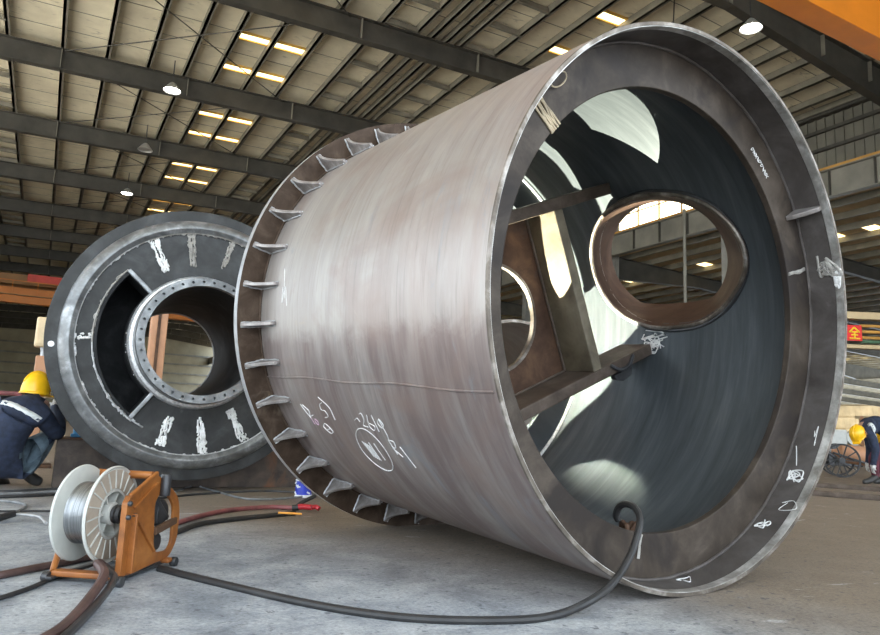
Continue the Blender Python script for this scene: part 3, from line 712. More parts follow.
for i, (dy, m_, lb) in enumerate(((0, 'black', 'black cable, nearest of the bunch by the crouching worker'), (-2.5, 'cable_grey', 'grey cable, middle one of the bunch by the crouching worker'), (-5, 'darkmetal', 'dark cable, farthest of the bunch by the crouching worker'))):
    cable('floor_cable', gl([(-20, 497+dy), (20, 496+dy), (60, 494+dy), (100, 492+dy*.6), (150, 491+dy*.4)], .012), .011, m_, lb)
cable('thin_cable', gl([(-20, 512), (10, 511), (50, 511), (70, 512)], .007), .006, 'black', 'thin black line straight across the floor left of the spool')
cable('thin_cable', gl([(-20, 500), (5, 501), (20, 503), (26, 506), (20, 510), (12, 514)], .008), .0085, 'cable_grey', 'pale grey lead curling above the torch handle')
# welding torch at the left edge
tp = G(-12, 521, .025); tq = G(14, 514, .03)
th_ = thing('welding_torch', 'black handled welding torch lying on the floor at the left edge', 'welding torch', Vector((tp.x, tp.y, 0)))
o_ = Vector((tp.x, tp.y, 0))
MB().tube([tp-o_, tq-o_], lambda t: .020-.004*t, 14).build('handle', M['black'], th_, smooth=True)
MB().tube([tq-o_, G(28, 515, .03)-o_, G(40, 517, .035)-o_, G(46, 523, .02)-o_], .0075, 10).build('swan_neck', M['edge'], th_, smooth=True)
# red clamp and orange tag
kp = G(303, 512, 0)
kc = thing('cable_clamp', 'red insulated welding clamp lying on the floor at the drum flange', 'clamp', kp)
MB().tube([(-.035, 0, .03), (.0, .005, .032), (.05, .01, .03)], .018, 12).build('grip', M['red'], kc, smooth=True)
MB().tube([(.05, .01, .03), (.08, .02, .032), (.10, .01, .022)], .015, 12).build('jaw', M['red'], kc, smooth=True)
MB().tube([(-.05, .02, .03), (-.01, .06, .06), (.05, .12, .09)], .013, 10).build('lever', M['darkmetal'], kc, smooth=True)
MB().tube([(-.07, -.0, .022), (-.03, .0, .028)], .019, 12).build('boot', M['black'], kc, smooth=True)
ot = G(290, 516, .02); oc = thing('marker_stick', 'short orange stick lying against the red clamp', 'stick', Vector((ot.x, ot.y, 0)))
MB().tube([(-.07, 0, .036), (.07, -.01, .036)], .006, 8).build('stick', M['yellow_orange'], oc, smooth=True)
# blue and white tin by the flange
bt = G(303, 497, 0); tin = thing('paint_tin', 'blue and white printed tin standing behind the drum flange', 'tin', bt)
MB().lathe([(0, .006), (.062, .006), (.062, .125), (0, .125)], 40).build('body', M['blue_tin'], tin, smooth=True)
MB().lathe([(.0, 0), (.066, 0), (.066, .018), (.062, .02), (0, .02)], 40).build('base_rim', M['white_tin'], tin, smooth=True)
MB().lathe([(.0, .122), (.064, .122), (.064, .132), (.0, .132)], 40).build('lid', M['white_tin'], tin, smooth=True)
q_ = random.Random(3)
for k in range(9):
    mb = MB()
    a_ = q_.uniform(-2.9, .0); z_ = q_.uniform(.03, .115)
    mb.tube([Vector((.0625*cos(a_+d_), .0625*sin(a_+d_), z_+q_.uniform(-.012, .012))) for d_ in (0, .15, .4)], .007, 6)
    mb.build('printed_mark', M['white_tin'], tin, smooth=True)
# oily rag on the ring inside the hose hook
rg = C0+aX*-.13*1+aY*.215+aZ*-.875
rag = MB(); q_ = random.Random(2); rp = [Vector((.028*cos(k*1.1)*q_.uniform(.5, 1.2), .02*sin(k*1.7), .022*sin(k*2.3))) for k in range(14)]
rag.tube(rp, .011, 8); r_ = rag.build('oily_rag', M['rust'], smooth=True, loc=rg); tag(r_, 'crumpled rusty brown rag inside the hooked end of the hose', 'rag')

# ------------------------------------------------------------------ people
def skin_body(name, nodes, edges, regions, mats, parent, root=0):
    names = list(nodes); idx = {n_: i for i, n_ in enumerate(names)}
    me = bpy.data.meshes.new(name); me.from_pydata([nodes[n_][0] for n_ in names], [(idx[a], idx[b]) for a, b in edges], [])
    o = bpy.data.objects.new(name, me); COL.objects.link(o)
    o.modifiers.new('skin', 'SKIN'); sb = o.modifiers.new('sub', 'SUBSURF'); sb.levels = 2; sb.render_levels = 2
    lay = me.skin_vertices[0].data if me.skin_vertices else None
    for n_ in names:
        r = nodes[n_][1]; lay[idx[n_]].radius = (r, r) if not isinstance(r, tuple) else r
        lay[idx[n_]].use_root = (n_ == names[root])
    bake(o)
    for m_ in mats: o.data.materials.append(M[m_])
    segs = [(nodes[a][0], nodes[b][0], regions.get((a, b), 0)) for a, b in edges]
    for p in o.data.polygons:
        best = 9; bi = 0
        for a, b, m_ in segs:
            ab = b-a; t = max(0, min(1, (p.center-a).dot(ab)/max(ab.length_squared, 1e-9))); dd = (p.center-(a+ab*t)).length
            if dd < best: best = dd; bi = m_
        p.material_index = bi
    shade(o.data, 80); o.parent = parent; return o
def hand(nodes, edges, regions, wrist, d, side, mat, s=1.):
    """palm and five curled fingers from the wrist along d; side = across the palm"""
    d = d.normalized(); side = (side-d*side.dot(d)).normalized(); dn = d.cross(side)
    w = nodes[wrist][0]; tag_ = wrist
    palm = tag_+'palm'; nodes[palm] = (w+d*.05*s, (.034*s, .018*s)); edges.append((wrist, palm)); regions[(wrist, palm)] = mat
    for k, (off, L) in enumerate(((-.028, .062), (-.009, .072), (.010, .068), (.028, .055))):
        a = tag_+'f%da' % k; b = tag_+'f%db' % k; c = tag_+'f%dc' % k
        base = w+d*.085*s+side*off*s
        nodes[a] = (base, .0105*s); nodes[b] = (base+(d*.8+dn*.35)*L*.5*s, .0095*s); nodes[c] = (base+(d*1.1+dn*.95)*L*.62*s, .008*s)
        for e in ((palm, a), (a, b), (b, c)): edges.append(e); regions[e] = mat
    t0 = tag_+'ta'; t1 = tag_+'tb'
    nodes[t0] = (w+d*.045*s-side*.045*s, .012*s); nodes[t1] = (w+d*.08*s-side*.055*s+dn*.02*s, .0095*s)
    for e in ((palm, t0), (t0, t1)): edges.append(e); regions[e] = mat
def helmet(parent, c, upv, fwd, r, o0, hz=1.16):
    z = upv.normalized(); y = (fwd-z*fwd.dot(z)).normalized(); x = y.cross(z)
    mw = frame(c-o0, x, y, z)
    mb = MB(); pr = [(r*1.02*cos(a)**.85, r*hz*sin(a)) for a in [radians(t) for t in range(0, 91, 10)]]
    pr[-1] = (.0005, pr[-1][1])
    sc = Matrix.Diagonal((1, 1.18, 1, 1))
    mb.lathe([(r*1.0, -.012)]+pr, 36, mw=mw@sc)
    h = mb.build('hard_hat', M['helmet'], parent, smooth=True, angle=60)
    md = h.modifiers.new('thick', 'SOLIDIFY'); md.thickness = .004
    b2 = MB(); b2.lathe([(r*1.0, -.012), (r*1.10, -.018), (r*1.10, -.012), (r*1.0, .0)], 36, mw=mw@sc, closed=True)
    b2.prism([(-.07, r*1.1), (.07, r*1.1), (.05, r*1.1+.055), (-.05, r*1.1+.055)], lambda a, b_, t: mw@Vector((a, b_, t)), -.022, -.012)
    b2.build('hat_brim', M['helmet'], h, smooth=True)
    r3 = MB(); r3.tube([mw@sc@Vector((0, r*1.0*cos(a), r*(hz+.005)*sin(a)+.001)) for a in [radians(t) for t in range(25, 156, 10)]], .011, 8)
    r3.build('hat_ridge', M['helmet'], h, smooth=True)
    return h
def head(nodes, edges, regions, neck, c, face, upv):
    nodes['head'] = (c, .082); nodes['brow'] = (c+upv*.055+face*.012, .078); nodes['jaw'] = (c-upv*.055+face*.045, .05)
    nodes['nose'] = (c-upv*.005+face*.105, .016); s_ = face.cross(upv).normalized()
    nodes['earr'] = (c+s_*.082, .018); nodes['earl'] = (c-s_*.082, .018)
    for e in ((neck, 'head'), ('head', 'brow'), ('head', 'jaw'), ('head', 'nose'), ('head', 'earr'), ('head', 'earl')):
        edges.append(e); regions[e] = 3
def eyes(parent, c, face, upv):
    s_ = face.cross(upv).normalized(); mb = MB()
    for k in (-1, 1): mb.lathe([(0, -.01), (.009, -.006), (.0115, 0), (.009, .006), (0, .01)], 12, mw=Matrix.Translation(c+s_*k*.031+face*.078+upv*.012))
    mb.build('eyes', M['black'], parent, smooth=True)
    MB().bar(c-upv*.045+face*.083-s_*.022, c-upv*.045+face*.083+s_*.022, .006, .006).build('mouth', M['maroon'], parent)

# crouching worker at the left, back towards us, working on the wheel
o0 = G(20, 487); o0.z = 0
w1 = thing('person', 'worker in navy jacket and yellow hard hat crouching beside the upright wheel', 'person', Matrix.Translation(o0))
R = lambda x, y, Y: D(x, y, Y)-o0
nd = {
 'pelvis': (R(0, 462, 5.22), .15), 'waist': (R(4, 440, 5.17), .155), 'chest': (R(17, 417, 5.19), .165), 'upper': (R(26, 407, 5.24), .11), 'neck': (R(31, 405, 5.32), .06),
 'rsh': (R(43, 417, 5.28), .078), 'relb': (R(58, 436, 5.44), .060), 'rfore': (R(59, 420, 5.55), .05), 'rwr': (R(55, 408, 5.63), .036),
 'lsh': (R(-8, 410, 5.22), .078), 'lelb': (R(-14, 434, 5.42), .058), 'lwr': (R(6, 428, 5.62), .036),
 'rhip': (R(14, 464, 5.27), .115), 'rthigh': (R(33, 449, 5.40), .095), 'rknee': (R(50, 434, 5.50), .075), 'rshin': (R(38, 455, 5.47), .064), 'rank': (R(26, 474, 5.44), .05), 'rball': (R(36, 481, 5.50), .042), 'rtoe': (R(43, 482.5, 5.52), .032),
 'lhip': (R(-14, 464, 5.25), .115), 'lknee': (R(-4, 440, 5.66), .075), 'lank': (R(-8, 476, 5.46), .05), 'lball': (R(3, 482, 5.60), .042), 'ltoe': (R(8, 484, 5.66), .032)}
ed = [('pelvis', 'waist'), ('waist', 'chest'), ('chest', 'upper'), ('upper', 'neck'), ('upper', 'rsh'), ('rsh', 'relb'), ('relb', 'rfore'), ('rfore', 'rwr'), ('upper', 'lsh'), ('lsh', 'lelb'), ('lelb', 'lwr'),
 ('pelvis', 'rhip'), ('rhip', 'rthigh'), ('rthigh', 'rknee'), ('rknee', 'rshin'), ('rshin', 'rank'), ('rank', 'rball'), ('rball', 'rtoe'), ('pelvis', 'lhip'), ('lhip', 'lknee'), ('lknee', 'lank'), ('lank', 'lball'), ('lball', 'ltoe')]
rg_ = {e: 0 for e in ed}
for e in ed:
    if e[0] in ('rhip', 'rthigh', 'rknee', 'rshin', 'lhip', 'lknee'): rg_[e] = 1
    if e[0] in ('rank', 'rball', 'lank', 'lball'): rg_[e] = 4
face = Vector((.55, .75, -.35)).normalized(); hup = Vector((.15, .25, .95)).normalized(); hup = (hup-face*hup.dot(face)).normalized()
hcen = R(36, 402, 5.38)
head(nd, ed, rg_, 'neck', hcen, face, hup); rg_[('upper', 'neck')] = 0; rg_[('neck', 'head')] = 0
hand(nd, ed, rg_, 'rwr', Vector((-.15, .5, .5)), Vector((1, .3, 0)), 2, .95); hand(nd, ed, rg_, 'lwr', Vector((.5, .6, .2)), Vector((.6, -.4, .5)), 2, .95)
b1 = skin_body('body', nd, ed, rg_, ['navy', 'trouser', 'glove', 'skin', 'shoe'], w1)
for p_ in b1.data.polygons:
    if p_.material_index == 3 and (p_.center-hcen).dot(face) < .02 and (p_.center-hcen).dot(hup) < .03: p_.material_index = 0
helmet(w1, D(35.5, 392.5, 5.38), Vector((.02, .10, 1)), Vector((.6, .8, 0)), .088, o0, 1.75)
hr = MB(); hr.lathe([(.078, -.05), (.084, -.02), (.082, .0)], 24, mw=frame(hcen+hup*.03-face*.012, hup.cross(face).normalized(), face, hup)); hr.build('hair', M['hair'], w1, smooth=True)
eyes(w1, hcen, face, hup)
# collar and reflective band lie on the jacket
body = [c for c in w1.children if c.name.startswith('body')][0]
from mathutils.bvhtree import BVHTree
def draped(body_, pts_, name, mat, parent, wid, o0_, viewp):
    """a strip of tape wrapped on the jacket along the given line"""
    bv_ = BVHTree.FromPolygons([v.co for v in body_.data.vertices], [tuple(p.vertices) for p in body_.data.polygons])
    P = catmull([Vector(p) for p in pts_], 6); L1 = []; L2 = []
    for i, p in enumerate(P):
        t_ = (P[min(i+1, len(P)-1)]-P[max(i-1, 0)]).normalized()
        loc_, nrm, _, _ = bv_.find_nearest(p); s_ = nrm.cross(t_).normalized()
        for L_, k in ((L1, -1), (L2, 1)):
            l2, n2, _, _ = bv_.find_nearest(loc_+s_*k*wid/2); L_.append(l2+n2*.004)
    n = len(P); mb = MB(); mb.add(L1+L2, [(i, i+1, n+i+1, n+i) for i in range(n-1)])
    o = mb.build(name, M[mat], parent, smooth=True); md = o.modifiers.new('thick', 'SOLIDIFY'); md.thickness = .004; return o
draped(body, [R(x, y, 5.05) for x, y in ((-6, 395), (8, 398), (24, 403), (38, 411), (50, 420))], 'reflective_band', 'reflect', w1, .04, o0, None)

# worker bending over at the right
o0 = G(874, 484); o0.z = 0; Yw = o0.y
w2 = thing('person', 'worker in dark jacket and yellow hard hat bending forward beside the wheeled trolley', 'person', Matrix.Translation(o0))
R = lambda x, y, Y: D(x, y, Yw+Y)-o0
nd = {
 'pelvis': (R(894, 434, .05), .155), 'waist': (R(882, 424, .02), .15), 'chest': (R(870, 424, -.02), .16), 'upper': (R(865, 427, -.04), .11), 'neck': (R(861, 431, -.06), .06),
 'rsh': (R(868, 432, .14), .08), 'relb': (R(870, 449, .12), .06), 'rwr': (R(868, 463, .05), .042),
 'lsh': (R(870, 432, -.2), .08), 'lelb': (R(876, 449, -.24), .06), 'lwr': (R(873, 465, -.22), .042),
 'rhip': (R(893, 440, .15), .12), 'rknee': (R(877, 455, .2), .085), 'rank': (R(886, 477, .18), .055), 'rball': (R(879, 481, .12), .045), 'rtoe': (R(873, 481.5, .09), .034),
 'lhip': (R(893, 440, -.08), .12), 'lknee': (R(873, 458, -.12), .085), 'lank': (R(876, 477, -.10), .055), 'lball': (R(869, 481, -.16), .045), 'ltoe': (R(863, 482, -.20), .034)}
ed = [('pelvis', 'waist'), ('waist', 'chest'), ('chest', 'upper'), ('upper', 'neck'), ('upper', 'rsh'), ('rsh', 'relb'), ('relb', 'rwr'), ('upper', 'lsh'), ('lsh', 'lelb'), ('lelb', 'lwr'),
 ('pelvis', 'rhip'), ('rhip', 'rknee'), ('rknee', 'rank'), ('rank', 'rball'), ('rball', 'rtoe'), ('pelvis', 'lhip'), ('lhip', 'lknee'), ('lknee', 'lank'), ('lank', 'lball'), ('lball', 'ltoe')]
rg_ = {e: 0 for e in ed}
for e in ed:
    if e[0] in ('rhip', 'lhip', 'rknee', 'lknee'): rg_[e] = 1
    if e[0] in ('rank', 'lank', 'rball', 'lball'): rg_[e] = 4
face = Vector((-.45, -.35, -.8)).normalized(); hup = Vector((-.75, -.4, .5)).normalized(); hup = (hup-face*hup.dot(face)).normalized()
hcen = R(859, 435, -.08)
head(nd, ed, rg_, 'neck', hcen, face, hup); rg_[('upper', 'neck')] = 3
hand(nd, ed, rg_, 'rwr', Vector((-.2, .0, -1)), Vector((0, 1, 0)), 2, .95); hand(nd, ed, rg_, 'lwr', Vector((-.1, .0, -1)), Vector((0, 1, 0)), 2, .95)
skin_body('body', nd, ed, rg_, ['navy', 'maroon', 'glove', 'skin', 'shoe'], w2)
helmet(w2, hcen+hup*.03+o0, hup, face, .112, o0)
eyes(w2, hcen, face, hup)
hr = MB(); hr.lathe([(.078, -.05), (.084, -.02), (.082, .0)], 24, mw=frame(hcen+hup*.03-face*.012, hup.cross(face).normalized(), face, hup)); hr.build('hair', M['hair'], w2, smooth=True)
body = [c for c in w2.children if c.name.startswith('body')][0]
draped(body, [R(x, y, -.25) for x, y in ((860, 418), (866, 419), (872, 424), (876, 432), (877, 437))], 'reflective_band', 'reflect', w2, .05, o0, None)

# ------------------------------------------------------------------ hall axes
HAZ = -.505
hX = Vector((cos(HAZ), -sin(HAZ), 0)); hY = Vector((sin(HAZ), cos(HAZ), 0))
def H(u, v, z=0.): return hX*u+hY*v+Vector((0, 0, z))
HM = frame(Vector((0, 0, 0)), hX, hY, wZ)

# gas bottle trolley at the right
ct = G(841, 477); ct.z = 0
tro = thing('bottle_trolley', 'two-wheeled trolley with black spoked wheels carrying an orange gas cylinder', 'trolley', frame(ct, Vector((.93, -.36, 0)).normalized(), Vector((.36, .93, 0)).normalized(), wZ))
def wheel_mb(y, R_, parent, nsp=10):
    w_ = MB(); w_.lathe([(R_-.03, y-.02), (R_, y-.02), (R_, y+.02), (R_-.03, y+.02)], 48, 'Y', closed=True, mw=Matrix.Translation((0, 0, R_)))
    tyre = w_.build('wheel', M['black'], parent, smooth=True)
    for k in range(nsp):
        a = 2*pi*k/nsp
        MB().bar((.03*cos(a), y, R_+.03*sin(a)), ((R_-.02)*cos(a), y, R_+(R_-.02)*sin(a)), .02, .02, (0, 1, 0)).build('spoke', M['black'], tyre)
    MB().lathe([(0, y-.04), (.05, y-.04), (.05, y+.04), (0, y+.04)], 20, 'Y', mw=Matrix.Translation((0, 0, R_))).build('wheel_hub', M['darkmetal'], tyre, smooth=True)
wheel_mb(-.18, .29, tro); wheel_mb(.42, .29, tro)
MB().tube([(0, -.2, .29), (0, .44, .29)], .02, 10).build('axle', M['darkmetal'], tro, smooth=True)
for y in (-.05, .29): MB().tube([(-.12, y, .42), (.25, y, .30), (.9, y, .12), (1.05, y, .12)], .02, 10).build('frame_tube', M['darkmetal'], tro, smooth=True)
MB().lathe([(0, -.10), (.045, -.10), (.05, -.06), (.06, -.03), (.15, .05), (.165, .12), (.165, .95), (.14, 1.0), (0, 1.0)], 32, 'X', mw=Matrix.Translation((-.02, .12, .42))@Matrix.Rotation(radians(6), 4, 'Y')).build('gas_cylinder', [M['post']], tro, smooth=True)
tag(tro.children[-1], 'orange brown gas cylinder')
MB().lathe([(.168, .46), (.168, .85)], 32, 'X', mw=Matrix.Translation((-.02, .12, .42))@Matrix.Rotation(radians(6), 4, 'Y')).build('cylinder_band', M['yellow_orange'], tro, smooth=True)
sv = MB(); sv.box(-.22, -.12, .08, .16, .40, .48); sv.bar((-.17, .12, .48), (-.17, .12, .62), .03, .03); sv.build('valve', M['greymetal'], tro, bevel=.01)

# clutter behind the trolley
q = G(846, 466); q.z = 0
mc = thing('workshop_machine', 'pale cluttered machine on a stand behind the trolley', 'machine', q)
MB().box(-.55, .35, -.2, .3, .0, .55).build('stand', M['darkmetal'], mc, bevel=.02)
MB().box(-.5, -.05, -.22, .2, .55, .95).build('cabinet', M['white_plastic'], mc, bevel=.03)
MB().lathe([(.08, -.05), (.2, -.05), (.2, .05), (.08, .05)], 28, 'Y', closed=True, mw=Matrix.Translation((.12, -.2, .75))).build('hand_wheel', M['white_plastic'], mc, smooth=True)
MB().box(.02, .3, -.1, .2, .55, .7).build('motor_housing', M['beige_box'], mc, bevel=.02)
q = G(866, 462); q.z = 0
rk = thing('pipe_frame', 'tall tan steel frame standing behind the bending worker', 'frame', q)
for x in (-.1, .22, .8, 1.3): MB().box(x-.05, x+.05, -.05, .05, 0, 1.55).build('post', M['post'], rk, bevel=.01)
MB().box(-.3, 1.6, -.04, .04, 1.45, 1.55).build('top_rail', M['baywall'], rk, bevel=.01)
MB().box(-.3, 1.6, -.04, .04, .55, .62).build('mid_rail', M['post'], rk, bevel=.01)
q = G(876, 464); q.z = 0
yb = thing('yellow_cabinet', 'yellow electrical cabinet beside the tan frame at the right edge', 'cabinet', q)
MB().box(-.05, .5, -.5, -.1, .08, 1.45).build('housing', M['helmet'], yb, bevel=.02); MB().box(-.05, .5, -.5, -.1, 0, .08).build('plinth', M['darkmetal'], yb)
MB().box(.02, .43, -.512, -.5, .2, 1.35).build('door', M['helmet'], yb, bevel=.004)
# flat bars lying on the floor
for (p, q_, w_, lb) in (((808, 486.5), (960, 497.5), .10, 'long flat steel bar on the floor before the bending worker, farther of two'), ((800, 494.5), (960, 507), .06, 'long thin steel bar on the floor right of the drum, nearer of two')):
    a = G(*p); b_ = G(*q_); mb = MB(); mb.bar(Vector((0, 0, .03)), b_-a+Vector((0, 0, .03)), w_, .06)
    o = mb.build('steel_bar', M['beam'], bevel=.006, loc=a); tag(o, lb, 'steel bar')

# second drum lying far behind, glimpsed through the manhole
p2 = D(506, 372, 8.2); p2.z = 0
d2 = thing('steel_drum', 'pinkish steel drum lying far behind, glimpsed through the big drum manhole', 'steel drum', frame(p2+hX*.15, hX, hY, wZ))
MB().lathe([(.90, 0), (.93, 0), (.93, 2.2), (.90, 2.2)], 80, 'Y', closed=True, mw=Matrix.Translation((0, 0, .93))).build('shell', M['shell'], d2, smooth=True)
MB().lathe([(.90, -.02), (.935, -.02), (.935, .01), (.90, .01)], 80, 'Y', closed=True, mw=Matrix.Translation((0, 0, .93))).build('end_rim', M['cut'], d2, smooth=True)

# salmon post frame with a control box behind the wheel
pa = D(37, 400, 7.3); pa.z = 0; zt = D(37, 356, 7.3).z
ps = thing('steel_post', 'salmon primed steel post left of the upright wheel, carrying the beige box', 'post', frame(pa, hX, hY, wZ))
MB().box(-.06, .06, -.07, .07, .03, zt).build('shaft', M['post'], ps, bevel=.01)
MB().box(-.2, .2, -.15, .15, .0, .03).build('base_plate', M['rust'], ps, bevel=.005)
p3 = D(151, 400, 7.9); p3.z = 0
ps2 = thing('steel_post', 'salmon primed steel post seen through the round hub bore', 'post', frame(p3, hX, hY, wZ))
MB().box(-.085, .085, -.07, .07, .03, 2.1).build('shaft', M['post'], ps2, bevel=.01)
MB().box(-.02, .01, -.09, -.07, .2, 1.9).build('post_rib', M['rust'], ps2)
MB().box(-.2, .2, -.15, .15, .0, .03).build('base_plate', M['rust'], ps2, bevel=.005)
cbx = thing('control_box', 'beige control box on a short stem on top of the left salmon post', 'control box', frame(pa+Vector((0, 0, zt)), hX, hY, wZ))
MB().box(-.09, .05, -.07, .07, .09, .40).build('housing', M['beige_box'], cbx, bevel=.02)
MB().box(-.07, .03, -.076, -.07, .12, .36).build('cover', M['beige_box'], cbx, bevel=.004)
MB().tube([(0, 0, 0.002), (.0, 0, .05), (-.01, 0, .095)], .025, 10).build('stem', M['greymetal'], cbx, smooth=True)
# low red rail far left
a = D(-40, 391, 9.); b_ = D(22, 394, 9.4); mb = MB(); o_ = Vector((a.x, a.y, 0))
hrx = thing('hand_rail', 'low reddish brown barrier rail in the distance at the left edge', 'rail', o_)
MB().tube([a-o_, b_-o_], .03, 10).build('rail', M['cable_red'], hrx, smooth=True)
for f_ in (.05, .5, .95):
    p = (a+(b_-a)*f_)-o_; MB().tube([Vector((p.x, p.y, 0)), p], .025, 10).build('post', M['cable_red'], hrx, smooth=True)

# ------------------------------------------------------------------ the hall (u across, v along, turned with the hall axis)
def st(mb, name, mat, mw=HM, **k):
    o = mb.build(name, mat, **k); o.matrix_world = mw; o['kind'] = 'structure'; return o
NT = [0]; NW = [0]
def trim(mb, mat, **k):
    NT[0] += 1; return st(mb, 'trim_%d' % NT[0], mat, **k)
def window(mb, mat, **k):
    NW[0] += 1; return st(mb, 'window_%d' % NW[0], mat, **k)
UL, UR, UB = -15.5, 23.7, 110.
V0, V1 = -8., 119.
def rz(u): return 12.6+.03*u if u < 15 else 13.05-.05*(u-15)
def rz2(u): return 9.35-.028*(u-UR)
M['yard'] = plain('sunlit_yard', (.54, .525, .49), .9, 0, .1, .3)
st(MB().box(UL, 60, V0-30, V1+.3, -.2, 0), 'floor', M['floor'])
st(MB().box(-160, UL, -120, 220, -.2, -.004), 'floor.001', M['yard'])
rf = MB()
for (u0, u1) in ((UL, 15.), (15., UR+.2)):
    rf.add([(u0, V0, rz(u0)), (u1, V0, rz(u1)), (u1, V1, rz(u1)), (u0, V1, rz(u0)), (u0, V0, rz(u0)+.08), (u1, V0, rz(u1)+.08), (u1, V1, rz(u1)+.08), (u0, V1, rz(u0)+.08)],
           [(0, 1, 2, 3), (7, 6, 5, 4), (0, 4, 5, 1), (1, 5, 6, 2), (2, 6, 7, 3), (3, 7, 4, 0)])
st(rf, 'ceiling', M['roof'])
# thin panel laps under the sheeting
lp = MB(); v = V0+1
while v < 62:
    for (u0, u1) in ((-6, 15.), (15., UR)): lp.bar((u0, v, rz(u0)-.006), (u1, v, rz(u1)-.006), .022, .012)
    v += 1.36
trim(lp, M['runway'])
RV = [5., 11.75]+[18.5+6.75*k for k in range(15)]
PU = [-14.9, -13.6, -12.3, -11., -9.7, -8.4, -7.1, -5.9, -4.7, -3.5, -2.24, -.69, .63, 1.92, 3.1, 4.08, 5.2, 6.38, 7.73, 8.9, 9.45, 9.97, 10.48, 11.75, 12.95, 14.2, 15.44, 16.79, 17.95, 19.05, 20.15, 21.45, 22.7, 23.45]
for u in PU:
    mb = MB(); z = rz(u); mb.box(u-.045, u+.045, V0, V1, z-.24, z-.01); mb.box(u-.045, u+.10, V0, V1, z-.24, z-.222); trim(mb, M['purlin'])
# ladder struts between purlin pairs
for (u0, u1) in ((-3.5, -2.24), (7.73, 8.9), (10.48, 11.75)):
    mb = MB(); v = 12.5
    while v < 60: mb.box(u0, u1, v-.05, v+.05, rz(u0)-.22, rz(u0)-.06); v += 1.45
    trim(mb, M['purlin'])
# portal rafters with haunch at the right hand column
for i, v in enumerate(RV):
    mb = MB()
    def ib(ua, ub, da, db):
        za, zb = rz(ua)-.24, rz(ub)-.24
        for (k0a, k1a, k0b, k1b, w) in ((0, .03, 0, .03, .14), (.03, da-.03, .03, db-.03, .012), (da-.03, da, db-.03, db, .14)):
            vs = [(ua, v-w, za-k1a), (ub, v-w, zb-k1b), (ub, v+w, zb-k1b), (ua, v+w, za-k1a), (ua, v-w, za-k0a), (ub, v-w, zb-k0b), (ub, v+w, zb-k0b), (ua, v+w, za-k0a)]
            mb.add(vs, [(0, 1, 2, 3), (7, 6, 5, 4), (0, 4, 5, 1), (1, 5, 6, 2), (2, 6, 7, 3), (3, 7, 4, 0)])
    ib(UL, 15., .72, .72); ib(15., UR-.2, .72, 1.25)
    trim(mb, M['roof_steel'])
    mb = MB()
    for u in (-5.9, -.69, 3.28, 7.1, 11.2, 15.0, 19.05, 21.45): mb.box(u-.012, u+.012, v-.13, v+.13, rz(u)-.93, rz(u)-.27)
    trim(mb, M['purlin'])
    for (u, s_) in ((UR-.35, 1), (UL+.3, -1)):
        mb = MB(); mb.box(u-.3, u+.3, v-.016, v+.016, 0, rz(u)-.6)
        mb.box(u-.3, u-.27, v-.17, v+.17, 0, rz(u)-.5); mb.box(u+.27, u+.3, v-.17, v+.17, 0, rz(u)-.5); trim(mb, M['column'])
# roof tie rods
for v0, v1 in zip(RV[1:7], RV[2:8]):
    mb = MB()
    for (ua, ub) in ((-.69, 6.77), (6.77, -.69), (13., 20.)):
        mb.tube([(ua, v0, rz(ua)-.3), (ub, v1, rz(ub)-.3)], .018, 6)
    trim(mb, M['roof_steel'])
# translucent roof strips
for v0 in [5., 11.75]+[18.5+6.75*k for k in range(9)]:
    for dv, w in ((1.0, .16), (3.15, .17), (5.45, .17)):
        for (ua, ub, gap) in ((4.12, 6.36, 5.65), (13.0, 14.25, None)):
            if ua > 10 and v0 > 26: continue
            mid = (4.48+5.65)/2; um = 5.22 if gap else None
            mb = MB()
            for (x0, x1) in (((ua, um-.05), (um+.05, ub)) if um else ((ua, ub),)):
                mb.add([(x0, v0+dv-w, rz(x0)-.03), (x1, v0+dv-w, rz(x1)-.03), (x1, v0+dv+w, rz(x1)-.03), (x0, v0+dv+w, rz(x0)-.03), (x0, v0+dv-w, rz(x0)-.015), (x1, v0+dv-w, rz(x1)-.015), (x1, v0+dv+w, rz(x1)-.015), (x0, v0+dv+w, rz(x0)-.015)],
                       [(3, 2, 1, 0), (4, 5, 6, 7), (0, 1, 5, 4), (1, 2, 6, 5), (2, 3, 7, 6), (3, 0, 4, 7)])
            window(mb, M['skylight'])
            mb = MB()
            for (x0, x1) in (((ua, um-.05), (um+.05, ub)) if um else ((ua, ub),)):
                mb.bar((x0, v0+dv-w-.04, rz(x0)-.04), (x1, v0+dv-w-.04, rz(x1)-.04), .07, .06); mb.bar((x0, v0+dv+w+.04, rz(x0)-.04), (x1, v0+dv+w+.04, rz(x1)-.04), .07, .06)
            trim(mb, M['skyedge'])
# right hand wall: cladding above the crane runway, then clerestory glazing further along
mb = MB(); mb.box(UR, UR+.1, V0, 18.5, 9.6, rz(UR)-.0)
v = V0+.15
while v < 18.5: mb.box(UR-.05, UR, v-.03, v+.03, 10.15, rz(UR)-.1); v += .34
st(mb, 'wall_right', M['cladding'])
mb = MB()
for z in (10.25, 11.05, 11.75): mb.box(UR-.16, UR-.05, V0, 18.3, z-.06, z+.06)
mb.box(UR-.25, UR-.0, V0, 18.3, rz(UR)-.34, rz(UR)-.12); trim(mb, M['roof_steel'])
for v0 in [18.5+6.75*k for k in range(14)]:
    mb = MB(); mb.box(UR, UR+.02, v0+.1, v0+6.65, 10.3, 11.9); window(mb, M['clere'])
    mb = MB()
    for k in range(6): mb.box(UR-.05, UR-.0, v0+.1+1.31*k-.04, v0+.1+1.31*k+.04, 10.25, 11.95)
    mb.box(UR-.05, UR, v0, v0+6.75, 11.07, 11.12); mb.box(UR-.03, UR+.06, v0, v0+6.75, 9.6, 10.3); mb.box(UR-.03, UR+.06, v0, v0+6.75, 11.9, rz(UR)); trim(mb, M['baywall'])
